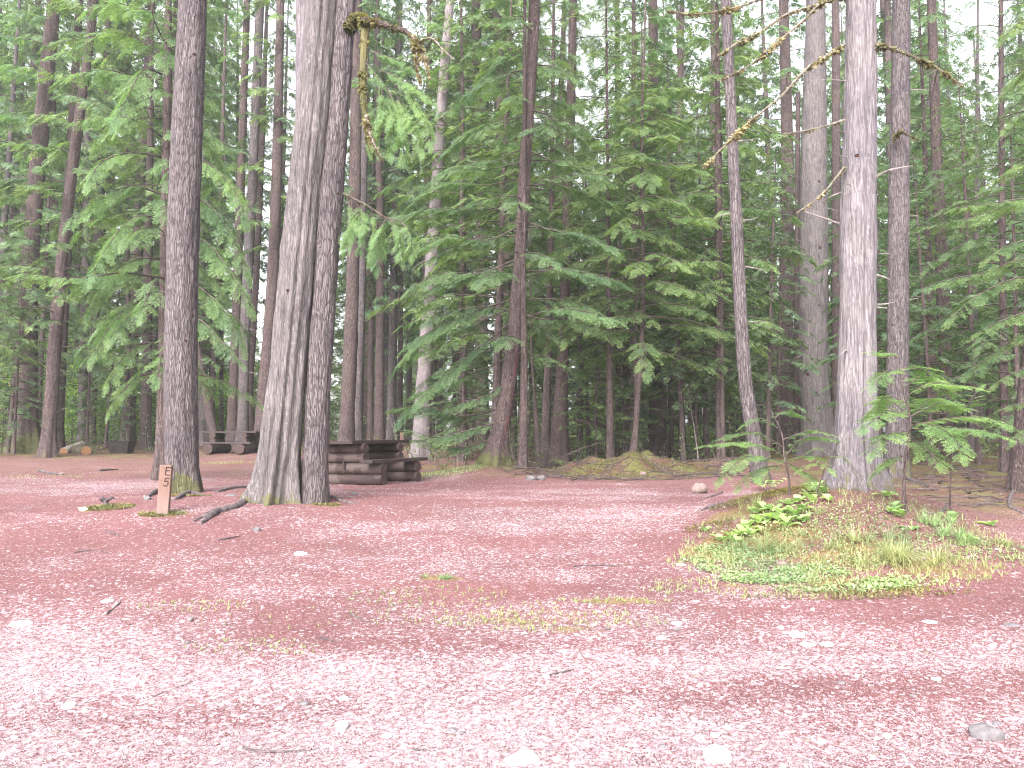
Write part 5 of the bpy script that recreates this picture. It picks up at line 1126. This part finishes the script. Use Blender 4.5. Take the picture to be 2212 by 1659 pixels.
TUFTS = [(1690, 1190, .30, 190, 1.0, 'dried pale grass tuft on the front slope of the mound, left one'), (1790, 1180, .16, 60, .9, 'thin grass between the two large dry tufts'), (1860, 1165, .26, 110, 1.0, 'tall grass tuft high on the mound below the pale cedar foot'), (1920, 1205, .30, 210, 1.1, 'wide grass tuft, middle of the right slope of the mound'),
         (2000, 1215, .26, 200, 1.0, 'green and white grass tuft at the right foot of the mound'), (1880, 1225, .2, 90, 1.2, 'low straggling grass left of the right foot tuft'), (1995, 1130, .22, 120, .8, 'bright green grass on the crest by the hemlock sapling stem'), (2045, 1160, .20, 140, .9, 'green grass clump right of the sapling stem'),
         (2100, 1175, .18, 120, .9, 'green grass clump beside the hollow at right'), (2165, 1180, .18, 110, .9, 'grass clump close to the right edge'), (1600, 1110, .24, 60, .5, 'upright fine grass behind the broad leaves'), (1655, 1095, .22, 50, .5, 'fine upright grass above the broad leaves'),
         (955, 1250, .10, 70, 1.0, 'single light green grass tuft in the open gravel'), (1745, 1110, .2, 40, .7, 'few long grass blades on the mound top'), (1595, 1180, .16, 50, .8, 'thin grass at the left foot of the mound')]
for i, (px, py, h, n_, sp, lab) in enumerate(TUFTS):
    rs = np.random.RandomState(70 + i); g0 = G(px, py); mb = MB()
    for _ in range(5): blade_tuft(mb, g0 + np.array((rs.normal(0, .14), rs.normal(0, .09), -.01)) * (h / .25), n_ // 3, h * rs.uniform(.7, 1.15), sp * 1.25, rs, .0026, 1.25)
    o = mb.build('grass_tuft', M['clover'] if 'green' in lab and 'white' not in lab else M['grass']); tag(o, lab, 'grass tuft'); g_ = o
mb = MB(); rs = np.random.RandomState(90)      # scattered thin grass, too much to count
for px, py, rx, ry, n_, h in ((1800, 1150, 1.6, 1.2, 1500, .11), (1700, 1200, 1.2, .6, 1300, .09), (1740, 1270, 1.5, .35, 1500, .05), (1950, 1240, .9, .3, 700, .07), (1180, 1345, .9, .25, 900, .035), (930, 1290, .7, .3, 500, .035), (1060, 1330, 1.1, .35, 600, .03), (1330, 1300, .5, .1, 260, .04), (560, 1400, .5, .2, 300, .03), (420, 1310, .5, .15, 300, .03), (350, 1110, .3, .12, 200, .05), (230, 1098, .4, .2, 240, .04), (2060, 1200, .8, .3, 500, .09), (500, 1000, 1.2, .8, 500, .05),
                              (1600, 1140, .6, .5, 160, .10), (2120, 1175, .9, .3, 300, .09), (2050, 1230, .5, .3, 160, .08), (960, 1020, .8, .8, 500, .10), (1500, 980, 2.5, 1.5, 700, .10), (1400, 990, 1.6, 1, 400, .07), (60, 1030, 1.8, 1, 250, .08), (640, 1340, .8, .3, 100, .03)):
    for c in surf(px, py, rx, ry, n_ // 5, rs): blade_tuft(mb, c, 6, h, .8, rs, .0028)
o = mb.build('sparse_grass', M['grass']); tag(o, 'thin scattered grass over the mound and gravel', 'grass', kind='stuff')
def leaf_blade(mb, c, az, L, Wd, e, rs, tint):
    """one pointed oval leaf with a folded midrib"""
    n = 6; s = np.linspace(0, 1, n); h = np.array((math.cos(az), math.sin(az), 0)); sd = np.array((-h[1], h[0], 0)); z = np.array((0, 0, 1.))
    mid = c + h * (L * s * math.cos(e))[:, None] + z * (L * (math.sin(e) * s - .35 * s * s))[:, None]; w_ = Wd * np.sin(PI * (s * .93 + .05)) ** .8
    V = np.stack([mid + sd * w_[:, None] + z * (w_ * .35)[:, None], mid, mid - sd * w_[:, None] + z * (w_ * .35)[:, None]], 1).reshape(-1, 3); f = []
    for k in range(n - 1): f += [(k * 3, k * 3 + 1, k * 3 + 4, k * 3 + 3), (k * 3 + 1, k * 3 + 2, k * 3 + 5, k * 3 + 4)]
    mb.add(V, f, 0, tint)
def lily(px, py, nl, L, lab, seed, group=None, e=.7):
    rs = np.random.RandomState(seed); g0 = G(px, py); r = empty('broad_leaved_plant', g0); tag(r, lab, 'plant', group); mb = MB()
    for k in range(nl):
        leaf_blade(mb, np.array((rs.normal(0, .02), rs.normal(0, .02), .015)), k * 2.4 + rs.rand(), L * rs.uniform(.7, 1.2), L * .27 * rs.uniform(.8, 1.2), e * rs.uniform(.6, 1.6), rs, rs.uniform(.25, .95))
    mb.build('leaves', M['leaf_lily'], r, True); return r
LIL = [(1762, 1058, 5, .13), (1775, 1068, 5, .13), (1742, 1075, 5, .12), (1752, 1088, 4, .12), (1790, 1085, 4, .11), (1722, 1090, 5, .11), (1700, 1095, 5, .11), (1735, 1108, 5, .13), (1715, 1120, 6, .14), (1738, 1132, 5, .12), (1700, 1140, 6, .14), (1672, 1108, 5, .12), (1650, 1105, 6, .13), (1632, 1112, 5, .12), (1660, 1125, 6, .13),
       (1640, 1135, 6, .13), (1615, 1145, 6, .12), (1625, 1160, 5, .12), (1600, 1160, 6, .12), (1580, 1165, 5, .11), (1560, 1170, 5, .10), (1590, 1178, 5, .10), (1680, 1128, 5, .13), (1915, 1075, 4, .12), (1935, 1105, 4, .13), (1945, 1118, 4, .12), (1925, 1112, 4, .12), (1970, 1150, 4, .10), (2060, 1130, 4, .12), (2140, 1140, 4, .12), (1525, 1152, 4, .09), (2095, 1170, 4, .10), (1750, 1065, 4, .12), (1688, 1115, 5, .12)]
for i, (px, py, nl, L) in enumerate(LIL): lily(px, py, nl + 1, L * 1.3, 'low plant with bright broad pointed leaves on the grassy mound', 500 + i, 'broad leaved plants on the mound')
# taller leafy shoot with pale leaves
gs = G(1655, 1062); r = empty('leafy_shoot', gs); tag(r, 'leafy shoot with large pale green pointed leaves at the foot of the lichened trunk', 'plant'); mb = MB(); wd = MB(); rs = np.random.RandomState(8)
for a, L in ((-2.6, .26), (-.5, .26), (.6, .2), (1.9, .22), (-1.6, .22)):
    p = bpath((0, 0, 0), a, L, .8, .2, 6, .05, rs); tube(wd, p, np.linspace(.005, .002, 6), 5)
    for k in range(2, 6):
        for sg in (-1, 1): leaf_blade(mb, p[k], a + sg * .8, .11, .024, .25, rs, rs.uniform(.5, 1))
mb.build('leaves', M['leaf_lily'], r, True); wd.build('stems', M['twig'], r)
# fern at the flared trunk, and others in the shade
def fern(px, py, d, L, n_, lab, seed, mat='leaf_blue', group=None):
    rs = np.random.RandomState(seed); g0 = P(px, py, d); g0[2] = max(tz(g0[0], g0[1]), tz(g0[0], g0[1])); r = empty('fern', g0); tag(r, lab, 'fern', group); fo = Foliage(2)
    for k in range(n_): fo.branch(bpath((0, 0, 0), k * 6.28 / n_ + rs.rand() * .5, L * rs.uniform(.7, 1.1), 1.0, .95, 8, .03, rs), .004, L * .28, 30 / L * .5, .1, .05, .2, rs=rs)
    fo.bake('fronds', [M[mat], M['twig']], r); return r
fern(1222, 992, 21, .42, 9, 'small pale fern in front of the flared dark trunk', 1, 'leaf_lily')
rs = np.random.RandomState(17)
for k in range(46):
    y = rs.uniform(20, 32); px = rs.choice([rs.uniform(880, 1060), rs.uniform(1130, 1550), rs.uniform(1900, 2212), rs.uniform(0, 240)]); x = (px - 1106) / FPX * y
    if px < 240: y = rs.uniform(29, 34); x = (px - 1106) / FPX * y
    rr = fern(px, 960, y, rs.uniform(.25, .5), 7, 'small green fern in the shady undergrowth behind the clearing', 600 + k, rs.choice(['leaf_green', 'leaf_cedar', 'leaf_lily']), 'small ferns in the undergrowth')
# clover and moss carpets
def carpet(name, spots, mat, lab, cat, s, seed, hz_=.02, flat=.4):
    rs = np.random.RandomState(seed); mb = MB()
    for px, py, rx, ry, n_ in spots:
        c = surf(px, py, rx, ry, n_, rs); c = c[rs.rand(n_) < .25 + 1.2 * vnoise(c[:, 0] * 5, c[:, 1] * 7)]; m_ = len(c); c[:, 2] += rs.rand(m_) * hz_
        d = rs.normal(0, 1, (m_, 3)); d[:, 2] = np.abs(d[:, 2]) * flat; d /= np.linalg.norm(d, axis=1)[:, None]; sd = np.cross(d, np.array((0, 0, 1.)) + rs.normal(0, .3, (m_, 3))); sd /= np.linalg.norm(sd, axis=1)[:, None]
        v, t = diamonds(c, d, sd, s * rs.uniform(.6, 1.4, m_), s * .33 * np.ones(m_), rs.uniform(.1, .9, m_)); mb.add(v, np.arange(m_ * 4).reshape(-1, 4), 0, np.clip(t.ravel(), 0, 1))
    o = mb.build(name, M[mat]); tag(o, lab, cat, kind='stuff')
carpet('clover_ground_cover', [(1690, 1248, .62, .20, 3400), (1560, 1190, .28, .2, 900), (1640, 1210, .5, .2, 900), (1930, 1262, .45, .15, 1100), (1820, 1272, .6, .15, 900), (1590, 1230, .4, .2, 900), (1620, 1200, .35, .15, 900), (1780, 1230, .6, .2, 900), (1850, 1130, .8, .6, 900), (1700, 1150, .7, .5, 1300), (1905, 1190, .5, .3, 500), (2090, 1185, .9, .25, 1300), (1500, 1215, .2, .12, 250), (960, 1020, 1.0, 1.1, 2500), (1500, 975, 3, 2.0, 5000), (2050, 985, 3, 1.4, 2500)], 'clover',
       'low bright green clover and small leaves creeping at the foot of the mound', 'ground cover', .026, 5, .03)
carpet('moss_ground_cover', [(232, 1098, .36, .22, 1500), (350, 1114, .3, .12, 900), (1700, 1058, .3, .2, 1300), (1620, 1080, .5, .3, 1500), (1350, 1000, .9, .6, 4500), (1450, 1005, 1.2, .7, 4000), (1250, 1020, .5, .4, 1200), (400, 1072, .4, .12, 900), (706, 1092, .2, .12, 500), (1600, 1150, .4, .3, 700), (1850, 1290, 1.0, .12, 900), (1760, 1150, .8, .5, 1400), (1530, 1140, .3, .2, 500)], 'moss',
       'olive and golden moss carpeting mounds and tree feet', 'moss', .022, 6, .015, 1.2)

# ------------------------------------------------------------------ damp pale air
m, n = new_mat('damp_air'); v = n.nodes.new('ShaderNodeVolumePrincipled'); v.inputs['Color'].default_value = (.93, .97, .98, 1); v.inputs['Density'].default_value = .0008; v.inputs['Anisotropy'].default_value = .2
o = n.nodes.new('ShaderNodeOutputMaterial'); n.links.new(v.outputs[0], o.inputs['Volume'])
mb = MB(); box(mb, (-252, -202, -2.2), (252, 262, 43)); o = mb.build('haze', m); tag(o, kind='stuff')
